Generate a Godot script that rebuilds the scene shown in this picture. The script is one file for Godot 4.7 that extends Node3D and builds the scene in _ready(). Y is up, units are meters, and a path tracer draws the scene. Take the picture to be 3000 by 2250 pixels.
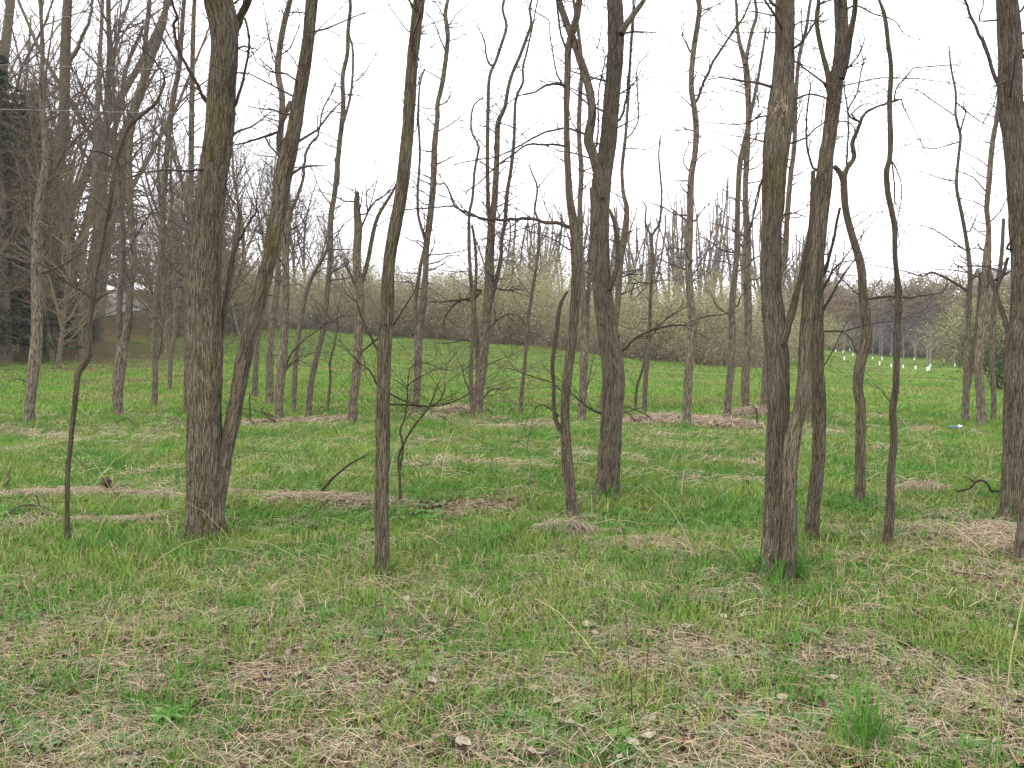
extends Node3D
# A thin stand of leafless trees on spring grass; a hedge, a grove and a wood behind; overcast sky.

const F := 2716.0            # focal length in photograph pixels (3000 x 2250)
const EYE := 1.6
const PITCH := 0.06068       # camera looks down by this (radians): horizon at pixel row 960

var M := {}                  # materials
var rng := RandomNumberGenerator.new()
var nz := FastNoiseLite.new()
var nz2 := FastNoiseLite.new()
var used := {}
var last_paths := []

# ------------------------------------------------------------------ mesh builder
class MB:
	var v := PackedVector3Array()
	var n := PackedVector3Array()
	var uv := PackedVector2Array()
	var c := PackedColorArray()
	var ix := PackedInt32Array()
	var noise: FastNoiseLite
	func tube(pts: PackedVector3Array, rad: PackedFloat32Array, sides: int, col := Color.WHITE, urep := 1.0, vlen := 1.0, disp := 0.0, moss := 0.0, cap := true, lobes := 0.0) -> void:
		var m := pts.size()
		if m < 2:
			return
		var t0 := (pts[1] - pts[0]).normalized()
		var a := t0.cross(Vector3.RIGHT if absf(t0.x) < 0.8 else Vector3.BACK).normalized()
		var first := v.size()
		var along := 0.0
		var row := sides + 1
		for i in m:
			var t: Vector3
			if i == 0:
				t = t0
			elif i == m - 1:
				t = (pts[i] - pts[i - 1]).normalized()
			else:
				t = (pts[i + 1] - pts[i - 1]).normalized()
			if i > 0:
				along += pts[i].distance_to(pts[i - 1])
			a = (a - t * a.dot(t)).normalized()
			var b := t.cross(a)
			for k in row:
				var th := TAU * k / sides
				var d := a * cos(th) + b * sin(th)
				var r := rad[i]
				var cc := col
				if disp > 0.0:
					var w := pts[i] + d * r
					var kk := k % sides
					var tk := TAU * kk / sides
					var rid := 1.0 - absf(noise.get_noise_3d(cos(tk) * r * 520.0 + along * 14.0, sin(tk) * r * 520.0 - along * 9.0, along * 55.0))
					r += disp * (rid - 0.75) * 2.0 + r * 0.055 * noise.get_noise_3d(w.x * 60.0, w.y * 60.0, w.z * 60.0 + 40.0)
					if lobes > 0.0:
						r += rad[i] * lobes * exp(-maxf(along - 0.16, 0.0) / 0.10) * maxf(-0.2, sin(tk * 4.0 + pts[0].x * 9.0 + 1.3 * sin(tk * 2.0)))
					var st := noise.get_noise_3d(w.x * 130.0 - 300.0, w.y * 26.0, w.z * 130.0)
					cc = Color(col.r * (1.0 + 0.30 * st), col.g * (1.0 + 0.33 * st), col.b * (1.0 + 0.36 * st))
					if moss > 0.0:
						var ms := noise.get_noise_3d(w.x * 90.0 + 500.0, w.y * 42.0, w.z * 90.0) * 1.3 + noise.get_noise_3d(w.x * 420.0, w.y * 300.0, w.z * 420.0 + 70.0) * 0.7
						cc = cc.lerp(Color(0.88, 0.90, 0.52), clampf((ms + moss - 0.62) * 1.5, 0.0, 0.7))
				v.append(pts[i] + d * r)
				n.append(d)
				uv.append(Vector2(urep * k / sides, along / vlen))
				c.append(cc)
		for i in m - 1:
			for k in sides:
				var p := first + i * row + k
				ix.append_array(PackedInt32Array([p, p + row, p + 1, p + 1, p + row, p + row + 1]))
		if cap and rad[m - 1] > 0.004:
			var t := (pts[m - 1] - pts[m - 2]).normalized()
			var e := v.size()
			v.append(pts[m - 1] + t * rad[m - 1] * 0.25); n.append(t); uv.append(Vector2(0.5, along / vlen)); c.append(col)
			for k in sides:
				var p := first + (m - 1) * row + k
				ix.append_array(PackedInt32Array([p, e, p + 1]))
	func strip(pts: PackedVector3Array, side: Vector3, w0: float, w1: float, col: Color, col2: Color) -> void:
		# a flat ribbon that tapers
		var first := v.size()
		var m := pts.size()
		for i in m:
			var f := float(i) / (m - 1)
			var w := lerpf(w0, w1, f * f)
			var t := pts[mini(i + 1, m - 1)] - pts[maxi(i - 1, 0)]
			var nn := side.cross(t).normalized()
			var cc := col.lerp(col2, f)
			v.append(pts[i] - side * w); v.append(pts[i] + side * w)
			n.append(nn); n.append(nn)
			uv.append(Vector2(0, f)); uv.append(Vector2(1, f))
			c.append(cc); c.append(cc)
		for i in m - 1:
			var p := first + i * 2
			ix.append_array(PackedInt32Array([p, p + 2, p + 1, p + 1, p + 2, p + 3]))  # clockwise seen from nn
	func quad(p: Vector3, a: Vector3, b: Vector3, col: Color) -> void:
		var first := v.size()
		var nn := a.cross(b).normalized()
		for q in [p - a - b, p + a - b, p + a + b, p - a + b]:
			v.append(q); n.append(nn); c.append(col)
		uv.append_array(PackedVector2Array([Vector2(0, 0), Vector2(1, 0), Vector2(1, 1), Vector2(0, 1)]))
		ix.append_array(PackedInt32Array([first, first + 2, first + 1, first, first + 3, first + 2]))
	func leaf(p: Vector3, a: Vector3, b: Vector3, col: Color) -> void:
		# a small pointed leaf: four corners, tip and foot along a
		var first := v.size()
		var nn := a.cross(b).normalized()
		for q in [p - a, p - a * 0.1 - b, p + a, p - a * 0.1 + b]:
			v.append(q); n.append(nn); c.append(col)
		uv.append_array(PackedVector2Array([Vector2(0, 0), Vector2(1, 0), Vector2(1, 1), Vector2(0, 1)]))
		ix.append_array(PackedInt32Array([first, first + 2, first + 1, first, first + 3, first + 2]))
	func mesh() -> ArrayMesh:
		var am := ArrayMesh.new()
		var arr := []
		arr.resize(Mesh.ARRAY_MAX)
		arr[Mesh.ARRAY_VERTEX] = v
		arr[Mesh.ARRAY_NORMAL] = n
		arr[Mesh.ARRAY_TEX_UV] = uv
		arr[Mesh.ARRAY_COLOR] = c
		arr[Mesh.ARRAY_INDEX] = ix
		am.add_surface_from_arrays(Mesh.PRIMITIVE_TRIANGLES, arr)
		return am

func mb() -> MB:
	var m := MB.new()
	m.noise = nz
	return m

func put(m: MB, called: String, mat: Material, parent: Node) -> MeshInstance3D:
	var o := MeshInstance3D.new()
	o.name = called
	o.mesh = m.mesh()
	o.mesh.surface_set_material(0, mat)
	parent.add_child(o, true)
	return o

func numbered(called: String) -> String:
	used[called] = used.get(called, -1) + 1
	return called if used[called] == 0 else "%s_%03d" % [called, used[called]]

func thing(called: String, label: String, category: String, at := Vector3.ZERO, group := "") -> Node3D:
	var o := Node3D.new()
	o.name = numbered(called)
	add_child(o)
	o.position = at
	tag(o, label, category, group)
	return o

func tag(o: Node, label: String, category: String, group := "", kind := "") -> void:
	if label: o.set_meta("label", label)
	if category: o.set_meta("category", category)
	if group: o.set_meta("group", group)
	if kind: o.set_meta("kind", kind)

func copy(src: Node3D, at: Vector3, turn: float, sc: Vector3, label := "", group := "") -> Node3D:
	var c: Node3D = src.duplicate()
	var nm := String(src.get_meta("base_name"))
	c.name = numbered(nm)
	add_child(c)
	c.position = at
	c.rotation.y = turn
	c.scale = sc
	if label: c.set_meta("label", label)
	if group: c.set_meta("group", group)
	return c

# ------------------------------------------------------------------ the lie of the land
const HD := [0.0, 14.0, 20.0, 28.0, 40.0, 55.0, 75.0, 110.0, 180.0, 400.0]
const HX := [-800.0, 0.0, 400.0, 700.0, 1200.0, 1600.0, 1900.0, 2300.0, 2700.0, 3800.0]
const HT := [
	[0, 0, .10, .45, 1.20, 2.15, 4.1, 6.0, 8.0, 10.0],
	[0, 0, .10, .45, 1.20, 2.15, 4.1, 6.0, 8.0, 10.0],
	[0, 0, .10, .40, 1.05, 2.50, 4.3, 6.0, 8.0, 10.0],
	[0, 0, .08, .35, 0.90, 1.70, 2.7, 4.0, 6.0, 8.0],
	[0, 0, .05, .12, 0.30, 0.80, 1.4, 2.0, 3.0, 5.0],
	[0, 0, .00, .05, 0.20, 0.60, 1.0, 1.5, 2.0, 3.0],
	[0, 0, .00, .00, 0.00, 0.25, 0.6, 1.0, 1.5, 2.0],
	[0, 0, .00, -.1, -.20, -.20, -.2, 0.0, 0.5, 1.0],
	[0, 0, .00, -.1, -.35, -.80, -1.1, -1.0, -.5, 0.0],
	[0, 0, .00, -.1, -.35, -.80, -1.1, -1.0, -.5, 0.0]]

func _cat(p0: float, p1: float, p2: float, p3: float, t: float) -> float:
	return p1 + 0.5 * t * (p2 - p0 + t * (2.0 * p0 - 5.0 * p1 + 4.0 * p2 - p3 + t * (3.0 * (p1 - p2) + p3 - p0)))

func gh(x: float, z: float) -> float:
	var d := sqrt(x * x + z * z)
	var bump := 0.035 * nz2.get_noise_2d(x * 30.0, z * 30.0) + 0.09 * nz2.get_noise_2d(x * 7.0 + 300.0, z * 7.0)
	if d < 1.0:
		return bump
	var ang := atan2(x, -z)
	var px := 1500.0 + F * tan(clampf(ang, -0.95, 0.95))
	var dd := clampf(-z if absf(ang) < 0.95 else d * 0.6, 0.0, 399.9)
	px = clampf(px, -799.0, 3799.0)
	var i := 0
	while HX[i + 1] < px: i += 1
	var j := 0
	while HD[j + 1] < dd: j += 1
	var tx: float = (px - HX[i]) / (HX[i + 1] - HX[i])
	tx = tx * tx * (3.0 - 2.0 * tx)
	var td: float = (dd - HD[j]) / (HD[j + 1] - HD[j])
	var r := []
	for q in 2:
		var row: Array = HT[i + q]
		r.append(lerpf(row[j], row[j + 1], td * td * (3.0 - 2.0 * td) * 0.5 + td * 0.5))
	var h := lerpf(r[0], r[1], tx)
	return h + bump

func ray(px: float, py: float) -> Vector3:
	var d := Vector3((px - 1500.0) / F, -(py - 1125.0) / F, -1.0)
	return d.rotated(Vector3.RIGHT, -PITCH)

func at(px: float, py: float, depth: float) -> Vector3:
	var r := ray(px, py)
	return Vector3(0, EYE, 0) + r * (depth / -r.z)

func hit(px: float, py: float) -> Vector3:
	var r := ray(px, py)
	r /= -r.z
	var d := 1.5
	while d < 260.0:
		var p := Vector3(0, EYE, 0) + r * d
		if p.y < gh(p.x, p.z):
			break
		d += 0.05 + d * 0.012
	var lo := d - 0.1 - d * 0.013
	for k in 14:
		var mid := 0.5 * (lo + d)
		var p := Vector3(0, EYE, 0) + r * mid
		if p.y < gh(p.x, p.z): d = mid
		else: lo = mid
	return Vector3(0, EYE, 0) + r * d

func spot(px: float, depth: float) -> Vector3:
	var x := (px - 1500.0) / F * depth
	return Vector3(x, gh(x, -depth), -depth)

# ------------------------------------------------------------------ materials
func flat(called: String, rough := 0.9, back := Color.BLACK) -> StandardMaterial3D:
	var m := StandardMaterial3D.new()
	m.resource_name = called
	m.vertex_color_use_as_albedo = true
	m.roughness = rough
	m.metallic_specular = 0.3
	m.cull_mode = BaseMaterial3D.CULL_DISABLED
	if back != Color.BLACK:
		m.backlight_enabled = true
		m.backlight = back
	M[called] = m
	return m

func solid(called: String, lin: Color, rough := 0.85) -> StandardMaterial3D:
	var m := StandardMaterial3D.new()
	m.resource_name = called
	m.albedo_color = lin.linear_to_srgb()
	m.roughness = rough
	m.metallic_specular = 0.3
	M[called] = m
	return m

func bark_texture(sd: int, w: int, h: int, fine: float, lo: Color, hi: Color, spots: float) -> Array:
	var nn := FastNoiseLite.new()
	nn.seed = sd
	nn.frequency = 1.0
	nn.noise_type = FastNoiseLite.TYPE_SIMPLEX_SMOOTH
	nn.fractal_type = FastNoiseLite.FRACTAL_NONE
	var n2 := FastNoiseLite.new()
	n2.seed = sd + 9
	n2.frequency = 1.0
	n2.fractal_octaves = 3
	var img := Image.create(w, h, true, Image.FORMAT_RGB8)
	var hm := Image.create(w, h, true, Image.FORMAT_RGB8)
	var val := PackedFloat32Array()
	for y in h:
		var f := float(y) / h
		for x in w:
			var th := TAU * x / w
			var s := 0.0
			var sums := [0.0, 0.0]
			for q in 2:
				var vv := (f - q) * 6.0
				var wob := 0.10 * nn.get_noise_3d(cos(th) * 1.3, sin(th) * 1.3, vv * 2.3)
				var c1 := cos(th + wob)
				var s1 := sin(th + wob)
				var r1 := 1.0 - absf(nn.get_noise_3d(c1 * fine, s1 * fine, vv * 0.9)) * 2.0
				var r2 := 1.0 - absf(nn.get_noise_3d(c1 * fine * 2.1 + 9.0, s1 * fine * 2.1, vv * 2.2)) * 2.0
				var gr := n2.get_noise_3d(cos(th) * 22.0, sin(th) * 22.0, vv * 9.0)
				sums[q] = clampf(0.95 - 0.80 * maxf(r1, 0.0) - 0.30 * maxf(r2, 0.0) + 0.40 * gr - 0.35 * maxf(0.0, 1.0 - 4.0 * absf(nn.get_noise_3d(cos(th) * 2.2 + 40.0, sin(th) * 2.2, vv * 3.4))) * maxf(0.0, 0.4 + r2), 0.0, 1.0)
				if f < 0.85: break
			s = sums[0] if f < 0.85 else lerpf(sums[0], sums[1], (f - 0.85) / 0.15)
			val.append(s)
			var col := lo.lerp(hi, s)
			var lich := n2.get_noise_3d(cos(th) * 7.0 + 30.0, sin(th) * 7.0, f * 30.0)
			if lich > spots and s > 0.3:
				col = col.lerp(Color(0.34, 0.35, 0.29), clampf((lich - spots) * 5.0, 0.0, 0.8))
			img.set_pixel(x, y, col.linear_to_srgb())
			hm.set_pixel(x, y, Color(s, s, s))
	return [ImageTexture.create_from_image(img), ImageTexture.create_from_image(hm)]

func bark(called: String, sd: int, fine: float, lo: Color, hi: Color, spots: float, w: int, h: int) -> void:
	var t := bark_texture(sd, w, h, fine, lo, hi, spots)
	var m := StandardMaterial3D.new()
	m.resource_name = called
	m.albedo_texture = t[0]
	m.heightmap_enabled = true
	m.heightmap_texture = t[1]
	m.heightmap_scale = 1.6
	m.vertex_color_use_as_albedo = true
	m.roughness = 0.95
	m.metallic_specular = 0.25
	M[called] = m

func litter_texture() -> void:
	var r := RandomNumberGenerator.new()
	r.seed = 77
	var s := 1024
	var img := Image.create(s, s, true, Image.FORMAT_RGB8)
	img.fill(Color(0.42, 0.38, 0.34))
	var hm := Image.create(s, s, true, Image.FORMAT_RGB8)
	hm.fill(Color(0.2, 0.2, 0.2))
	for k in 15000:
		var x := r.randf() * s
		var y := r.randf() * s
		var a := r.randf() * TAU
		var l := r.randf_range(8.0, 46.0)
		var g := clampf(r.randfn(0.66, 0.17), 0.25, 1.0)
		var hue := r.randf_range(-0.06, 0.06)
		var col := Color(clampf(g + hue, 0, 1), g, clampf(g - hue * 0.8, 0, 1))
		if r.randf() < 0.25:
			col = Color(0.30, 0.25, 0.21)
		var bend := r.randf_range(-0.02, 0.02)
		var hgt := r.randf_range(0.3, 1.0)
		var wide := 2 if r.randf() < 0.4 else 1
		for q in int(l):
			x += cos(a); y += sin(a); a += bend
			for e in wide:
				var xi := posmod(int(x) + e, s)
				var yi := posmod(int(y), s)
				img.set_pixel(xi, yi, col)
				hm.set_pixel(xi, yi, Color(hgt, hgt, hgt))
	var m := StandardMaterial3D.new()
	m.resource_name = "litter"
	m.albedo_texture = ImageTexture.create_from_image(img)
	m.heightmap_enabled = true
	m.heightmap_texture = ImageTexture.create_from_image(hm)
	m.heightmap_scale = 1.0
	m.uv1_triplanar = true
	m.uv1_world_triplanar = true
	m.uv1_scale = Vector3(1.3, 1.3, 1.3)
	m.vertex_color_use_as_albedo = true
	m.roughness = 1.0
	m.metallic_specular = 0.15
	M.litter = m

func asphalt() -> void:
	var n := FastNoiseLite.new()
	n.seed = 4
	n.frequency = 0.02
	n.fractal_octaves = 5
	var g := Gradient.new()
	g.set_color(0, Color(0.30, 0.29, 0.28))
	g.set_color(1, Color(0.52, 0.50, 0.48))
	var t := NoiseTexture2D.new()
	t.width = 512; t.height = 512; t.seamless = true
	t.noise = n
	t.color_ramp = g
	var m := StandardMaterial3D.new()
	m.resource_name = "asphalt"
	m.albedo_texture = t
	m.uv1_triplanar = true
	m.uv1_world_triplanar = true
	m.uv1_scale = Vector3(0.4, 0.4, 0.4)
	m.roughness = 0.95
	M.asphalt = m

# ------------------------------------------------------------------ where the ground is green and where straw lies
var tan_spots := []      # [x, z, rx, rz, strength]
var green_spots := []

func tan_at(px: float, py: float, rx: float, rz: float, s := 1.0) -> void:
	var p := hit(px, py)
	tan_spots.append([p.x, p.z, rx, rz, s])

func green_at(px: float, py: float, rx: float, rz: float, s := 1.0) -> void:
	var p := hit(px, py)
	green_spots.append([p.x, p.z, rx, rz, s])

func green(x: float, z: float) -> float:
	var d := -z
	var amp := lerpf(0.55, 1.0, smoothstep(6.0, 9.0, d))
	var g := 0.92 + amp * 0.55 * nz2.get_noise_2d(x * 55.0 + 90.0, z * 55.0) + amp * 0.5 * nz2.get_noise_2d(x * 150.0, z * 150.0 + 40.0) + 0.3 * nz2.get_noise_2d(x * 14.0, z * 14.0 + 700.0)
	g -= 0.24 * smoothstep(6.8, 4.6, d)
	g += 0.25 * smoothstep(14.0, 18.0, d)
	for s in tan_spots:
		var e := Vector2((x - s[0]) / s[2], (z - s[1]) / s[3]).length()
		if e < 1.5:
			g -= s[4] * smoothstep(1.4, 0.5, e)
	for s in green_spots:
		var e := Vector2((x - s[0]) / s[2], (z - s[1]) / s[3]).length()
		if e < 1.5:
			g += s[4] * smoothstep(1.4, 0.5, e)
	# leaf litter under the wood on the left
	var px := 1500.0 + F * x / maxf(d, 0.5)
	if d > 17.0:
		var wood := smoothstep(17.0, 34.0, d) * smoothstep(900.0, 350.0, px)
		g -= wood * 1.0
	return clampf(g, 0.0, 1.0)

# ------------------------------------------------------------------ twigs and trees
func resample(p: PackedVector3Array, r: PackedFloat32Array, step: float) -> Array:
	var op := PackedVector3Array()
	var orr := PackedFloat32Array()
	var m := p.size()
	for i in m - 1:
		var a := p[maxi(i - 1, 0)]
		var d := p[mini(i + 2, m - 1)]
		var k := maxi(1, int(ceil(p[i].distance_to(p[i + 1]) / step)))
		for q in k:
			var t := float(q) / k
			op.append(p[i].cubic_interpolate(p[i + 1], a, d, t))
			var ts := t * t * (3.0 - 2.0 * t)
			orr.append(lerpf(r[i], r[i + 1], ts))
	op.append(p[m - 1])
	orr.append(r[m - 1])
	return [op, orr]

func twig(m: MB, p: Vector3, dir: Vector3, length: float, r: float, lvl: int, up: float, wig: float, col: Color, kids := 1.0) -> void:
	var segs := 5 if lvl >= 2 else (4 if lvl == 1 else 3)
	var pts := PackedVector3Array([p])
	var rad := PackedFloat32Array([r])
	var dirs := [dir]
	var d := dir
	for i in segs:
		d = (d + Vector3(rng.randfn(0, wig), rng.randfn(0, wig) + up, rng.randfn(0, wig))).normalized()
		p += d * length / segs
		pts.append(p)
		rad.append(maxf(r * (1.0 - 0.8 * (i + 1.0) / segs), 0.0014))
		dirs.append(d)
	m.tube(pts, rad, 5 if r > 0.02 else (4 if r > 0.008 else 3), col, 1.0, 1.0, 0.0, 0.0, false)
	if lvl <= 0:
		return
	for i in range(1, segs + 1):
		var count := int(floor(kids + rng.randf()))
		for q in count:
			var ax: Vector3 = dirs[i].cross(Vector3(rng.randfn(), rng.randfn(), rng.randfn())).normalized()
			if ax.length() < 0.5: continue
			var nd: Vector3 = dirs[i].rotated(ax, rng.randf_range(0.45, 1.05))
			twig(m, pts[i], nd, length * rng.randf_range(0.35, 0.65), rad[i] * 0.62, lvl - 1, up, wig * 1.1, col, kids)

func stem_points(s: Array, depth: float, drift: float) -> Array:
	var p := PackedVector3Array()
	var r := PackedFloat32Array()
	var n := s.size() / 3
	for i in n:
		var f := float(i) / maxi(1, n - 1)
		var dd := depth + drift * f * f
		p.append(at(s[i * 3], s[i * 3 + 1], dd))
		r.append(0.5 * s[i * 3 + 2] / F * dd * 0.97)
	return [p, r]

# one traced tree. stems: [x, y, width, ...]; branches: [w0, w1, x, y, x, y, ...] in photograph pixels; depth comes from where the first stem meets the ground
func tree(label: String, stems: Array, branches := [], o := {}) -> Node3D:
	var called: String = o.get("name", "bare_tree")
	var s0: Array = stems[0]
	var base := hit(s0[0], s0[1])
	var depth: float = -base.z
	var near: bool = depth < 12.5
	var t := thing(called, label, o.get("cat", "tree"), base, o.get("group", ""))
	var mat: Material = M[o.get("mat", "bark" if near else "bark_far")]
	var shade: float = o.get("tone", rng.randf_range(0.84, 1.14))
	var col := Color(shade, shade * rng.randf_range(0.96, 1.02), shade * rng.randf_range(0.92, 1.04))
	var tcol: Color = o.get("twig", Color(0.075, 0.058, 0.052))
	var crown := mb()
	var paths := []
	var k := 0
	for s in stems:
		var grounded: bool = k == 0 or o.get("feet", []).has(k)
		var dep := depth
		if k > 0 and grounded:
			dep = -hit(s[0], s[1]).z
		var drift: float = rng.randf_range(-0.25, 0.35) if k == 0 else rng.randf_range(-0.2, 0.5)
		var pr := stem_points(s, dep, drift)
		var p: PackedVector3Array = pr[0]
		var r: PackedFloat32Array = pr[1]
		if grounded:
			p.insert(0, p[0] + Vector3(0, -0.16, 0))
			r.insert(0, r[0] * 1.12)
		# carry the stem on above the frame
		var topy: float = s[s.size() - 2]
		if topy < 20.0:
			var dir := (p[p.size() - 1] - p[p.size() - 2]).normalized()
			var rr := r[r.size() - 1]
			var pos := p[p.size() - 1]
			var more := rr * 55.0
			for q in 4:
				dir = (dir + Vector3(rng.randfn(0, 0.12), 0.15, rng.randfn(0, 0.12))).normalized()
				pos += dir * more / 4.0
				rr *= 0.72
				p.append(pos); r.append(rr)
				for e in 2:
					twig(crown, pos, (dir + Vector3(rng.randf_range(-0.8, 0.8), 0.9, rng.randf_range(-0.8, 0.8))).normalized(), more * 0.25, rr * 0.3, 1, 0.08, 0.12, tcol)
		var fine: float = o.get("step", 0.03 if near else 0.12)
		var rs := resample(p, r, fine)
		for i in rs[0].size():
			rs[0][i] -= base
		var bm := mb()
		var rmax: float = r[mini(1, r.size() - 1)]
		var sides := clampi(int(rmax * (420.0 if near else 130.0)), 7, 56)
		if near and grounded:
			# root flare
			for i in rs[0].size():
				var hgt: float = rs[0][i].y
				rs[1][i] *= 1.0 + 0.32 * exp(-maxf(hgt, 0.0) / 0.09)
		bm.tube(rs[0], rs[1], sides, col, maxf(1.0, round(TAU * rmax / 0.42)), 1.5, (minf(0.015, rmax * 0.13) if near else 0.0), o.get("moss", 0.0), true, 0.30 if near and grounded else 0.0)
		put(bm, "trunk" if k == 0 else "stem", mat, t)
		paths.append(rs)
		# fine twigs along the upper stem
		var dens: float = o.get("dens", 1.0)
		var ln: int = rs[0].size()
		var lasty := -9.0
		for i in ln:
			var q: Vector3 = rs[0][i]
			if q.y < o.get("clear", 2.2) or q.y - lasty < 0.055 / dens:
				continue
			lasty = q.y
			var rr: float = rs[1][i]
			if rng.randf() < 0.62:
				var th := rng.randf() * TAU
				var dir := Vector3(cos(th), rng.randf_range(0.1, 0.8), sin(th)).normalized()
				twig(crown, q + dir * rr * 0.8, dir, rng.randf_range(0.3, 1.1) * o.get("reach", 1.0), clampf(rr * 0.2, 0.0036, 0.011) * (1.0 if near else 1.35), 2 if rng.randf() < 0.62 else 1, 0.05, 0.22, tcol, 0.85)
		k += 1
	for b in branches:
		var pts := PackedVector3Array()
		var rad := PackedFloat32Array()
		var nb: int = (b.size() - 2) / 2
		# root the branch inside the nearest stem
		var q0 := at(b[2], b[3], depth) - base
		var best := 1e9
		var root := q0
		for rs in paths:
			for p in rs[0]:
				var e: float = Vector2(p.x - q0.x, (p.y - q0.y) * 1.0).length()
				if e < best:
					best = e
					root = p
		if best < 0.5:
			pts.append(root)
			rad.append(0.5 * b[0] / F * depth * 1.15)
		var slope := rng.randf_range(-0.45, 0.45)
		for i in nb:
			var f := float(i) / maxi(1, nb - 1)
			var off: float = absf(b[2 + i * 2] - b[2]) / F * depth
			var dd := depth + (root.z * -1.0 if best < 0.5 else 0.0) + off * slope
			pts.append(at(b[2 + i * 2], b[3 + i * 2], dd) - base)
			rad.append(maxf(0.5 * lerpf(b[0], b[1], f) / F * dd, 0.0015))
		var rs := resample(pts, rad, 0.06 if near else 0.12)
		for i in rs[0].size():
			rs[0][i] += Vector3(nz.get_noise_2d(i * 60.0, b[2]), nz.get_noise_2d(i * 60.0, b[3] + 99.0), 0) * rs[1][i] * 0.9
		var bm := mb()
		var dark: float = b[0]
		bm.tube(rs[0], rs[1], 7, Color(0.68, 0.63, 0.60) if dark < 10.5 else col, 1.0, 1.5)
		put(bm, "branch", mat, t)
		var ln: int = rs[0].size()
		var gap := maxi(1, int(0.13 / (0.06 if near else 0.12)))
		for i in range(2, ln, gap):
			if rng.randf() < o.get("btwig", 0.55):
				var tdir: Vector3 = (rs[0][mini(i + 1, ln - 1)] - rs[0][i - 1]).normalized()
				var dir := (tdir * 0.7 + Vector3(rng.randfn(), rng.randfn() + 0.25, rng.randfn()).normalized()).normalized()
				twig(crown, rs[0][i], dir, rng.randf_range(0.2, 0.75), clampf(rs[1][i] * 0.5, 0.0022, 0.007) * (1.0 if near else 1.3), 1 if rng.randf() < 0.7 else 2, 0.03, 0.25, tcol, 0.7)
		# end of the branch frays into twigs
		for q in 3:
			var tdir: Vector3 = (rs[0][ln - 1] - rs[0][ln - 2]).normalized()
			if b[1] < 6:
				twig(crown, rs[0][ln - 1], (tdir + Vector3(rng.randfn(0, 0.4), rng.randfn(0, 0.4), rng.randfn(0, 0.4))).normalized(), rng.randf_range(0.3, 0.7), maxf(rs[1][ln - 1] * 0.8, 0.002), 1, 0.02, 0.22, tcol, 0.8)
	if crown.v.size() > 0:
		put(crown, "crown", M.twig, t)
	last_paths = paths
	return t

# a whole tree grown from rules, for the wood and the grove behind
func grown(called: String, label: String, group: String, sd: int, H: float, r0: float, lean: Vector3, nb: int, from: float, spread: float, up: float, lvl: int, kids: float, blen: float, mat: String, tw: Color, fork := 0, buds := Color.BLACK, nbud := 0, bsize := 1.0, tip := 0.1) -> Node3D:
	rng.seed = sd
	var t := thing(called, label, "tree", Vector3.ZERO, group)
	t.set_meta("base_name", called)
	var crown := mb()
	var p := Vector3(0, -0.3, 0)
	var d := (Vector3.UP + lean).normalized()
	var pts := PackedVector3Array([p])
	var rad := PackedFloat32Array([r0 * 1.2])
	var n := 14
	for i in n:
		d = (d + Vector3(rng.randfn(0, 0.055), 0.04, rng.randfn(0, 0.055)) + lean * 0.04).normalized()
		p += d * H / n
		pts.append(p)
		rad.append(lerpf(r0, r0 * tip, pow((i + 1.0) / n, 1.15)))
	var rs := resample(pts, rad, 0.4)
	var bm := mb()
	bm.tube(rs[0], rs[1], 9, Color.WHITE, 1.0, 1.5)
	put(bm, "trunk", M[mat], t)
	var ln: int = rs[0].size()
	for b in nb:
		var f := lerpf(from, 0.98, (b + rng.randf()) / nb)
		var i := clampi(int(f * (ln - 1)), 1, ln - 2)
		var th := rng.randf() * TAU
		var dir := (Vector3(cos(th), 0, sin(th)) * spread + Vector3.UP * up).normalized()
		twig(crown, rs[0][i], dir, blen * H * (1.15 - f) * rng.randf_range(0.6, 1.2), rs[1][i] * rng.randf_range(0.25, 0.5), lvl, 0.06, 0.16, tw, kids)
	for q in fork:
		var i := int(ln * rng.randf_range(0.2, 0.5))
		var th := rng.randf() * TAU
		twig(crown, rs[0][i], (Vector3(cos(th) * 0.45, 1.0, sin(th) * 0.45)).normalized(), H * 0.6, rs[1][i] * 0.7, mini(lvl + 1, 3), 0.05, 0.10, tw, kids)
	put(crown, "crown", M.twig, t)
	if nbud > 0:
		var bu := mb()
		var cv := crown.v
		for q in nbud:
			var w := cv[rng.randi_range(0, cv.size() - 1)] + Vector3(rng.randfn(0, 0.05), rng.randfn(0, 0.05), rng.randfn(0, 0.05))
			if w.y < H * from: continue
			var a := Vector3(rng.randfn(), rng.randfn(), rng.randfn()).normalized() * rng.randf_range(0.02, 0.05) * bsize
			var e := a.cross(Vector3(rng.randfn(), rng.randfn(), rng.randfn())).normalized() * rng.randf_range(0.012, 0.03) * bsize
			var s := rng.randf_range(0.6, 1.3)
			bu.leaf(w, a, e, Color(buds.r * s, buds.g * s, buds.b * s))
		var bo := put(bu, "buds", M.leaf, t)
		bo.set_meta("kind", "stuff")
	return t

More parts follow.
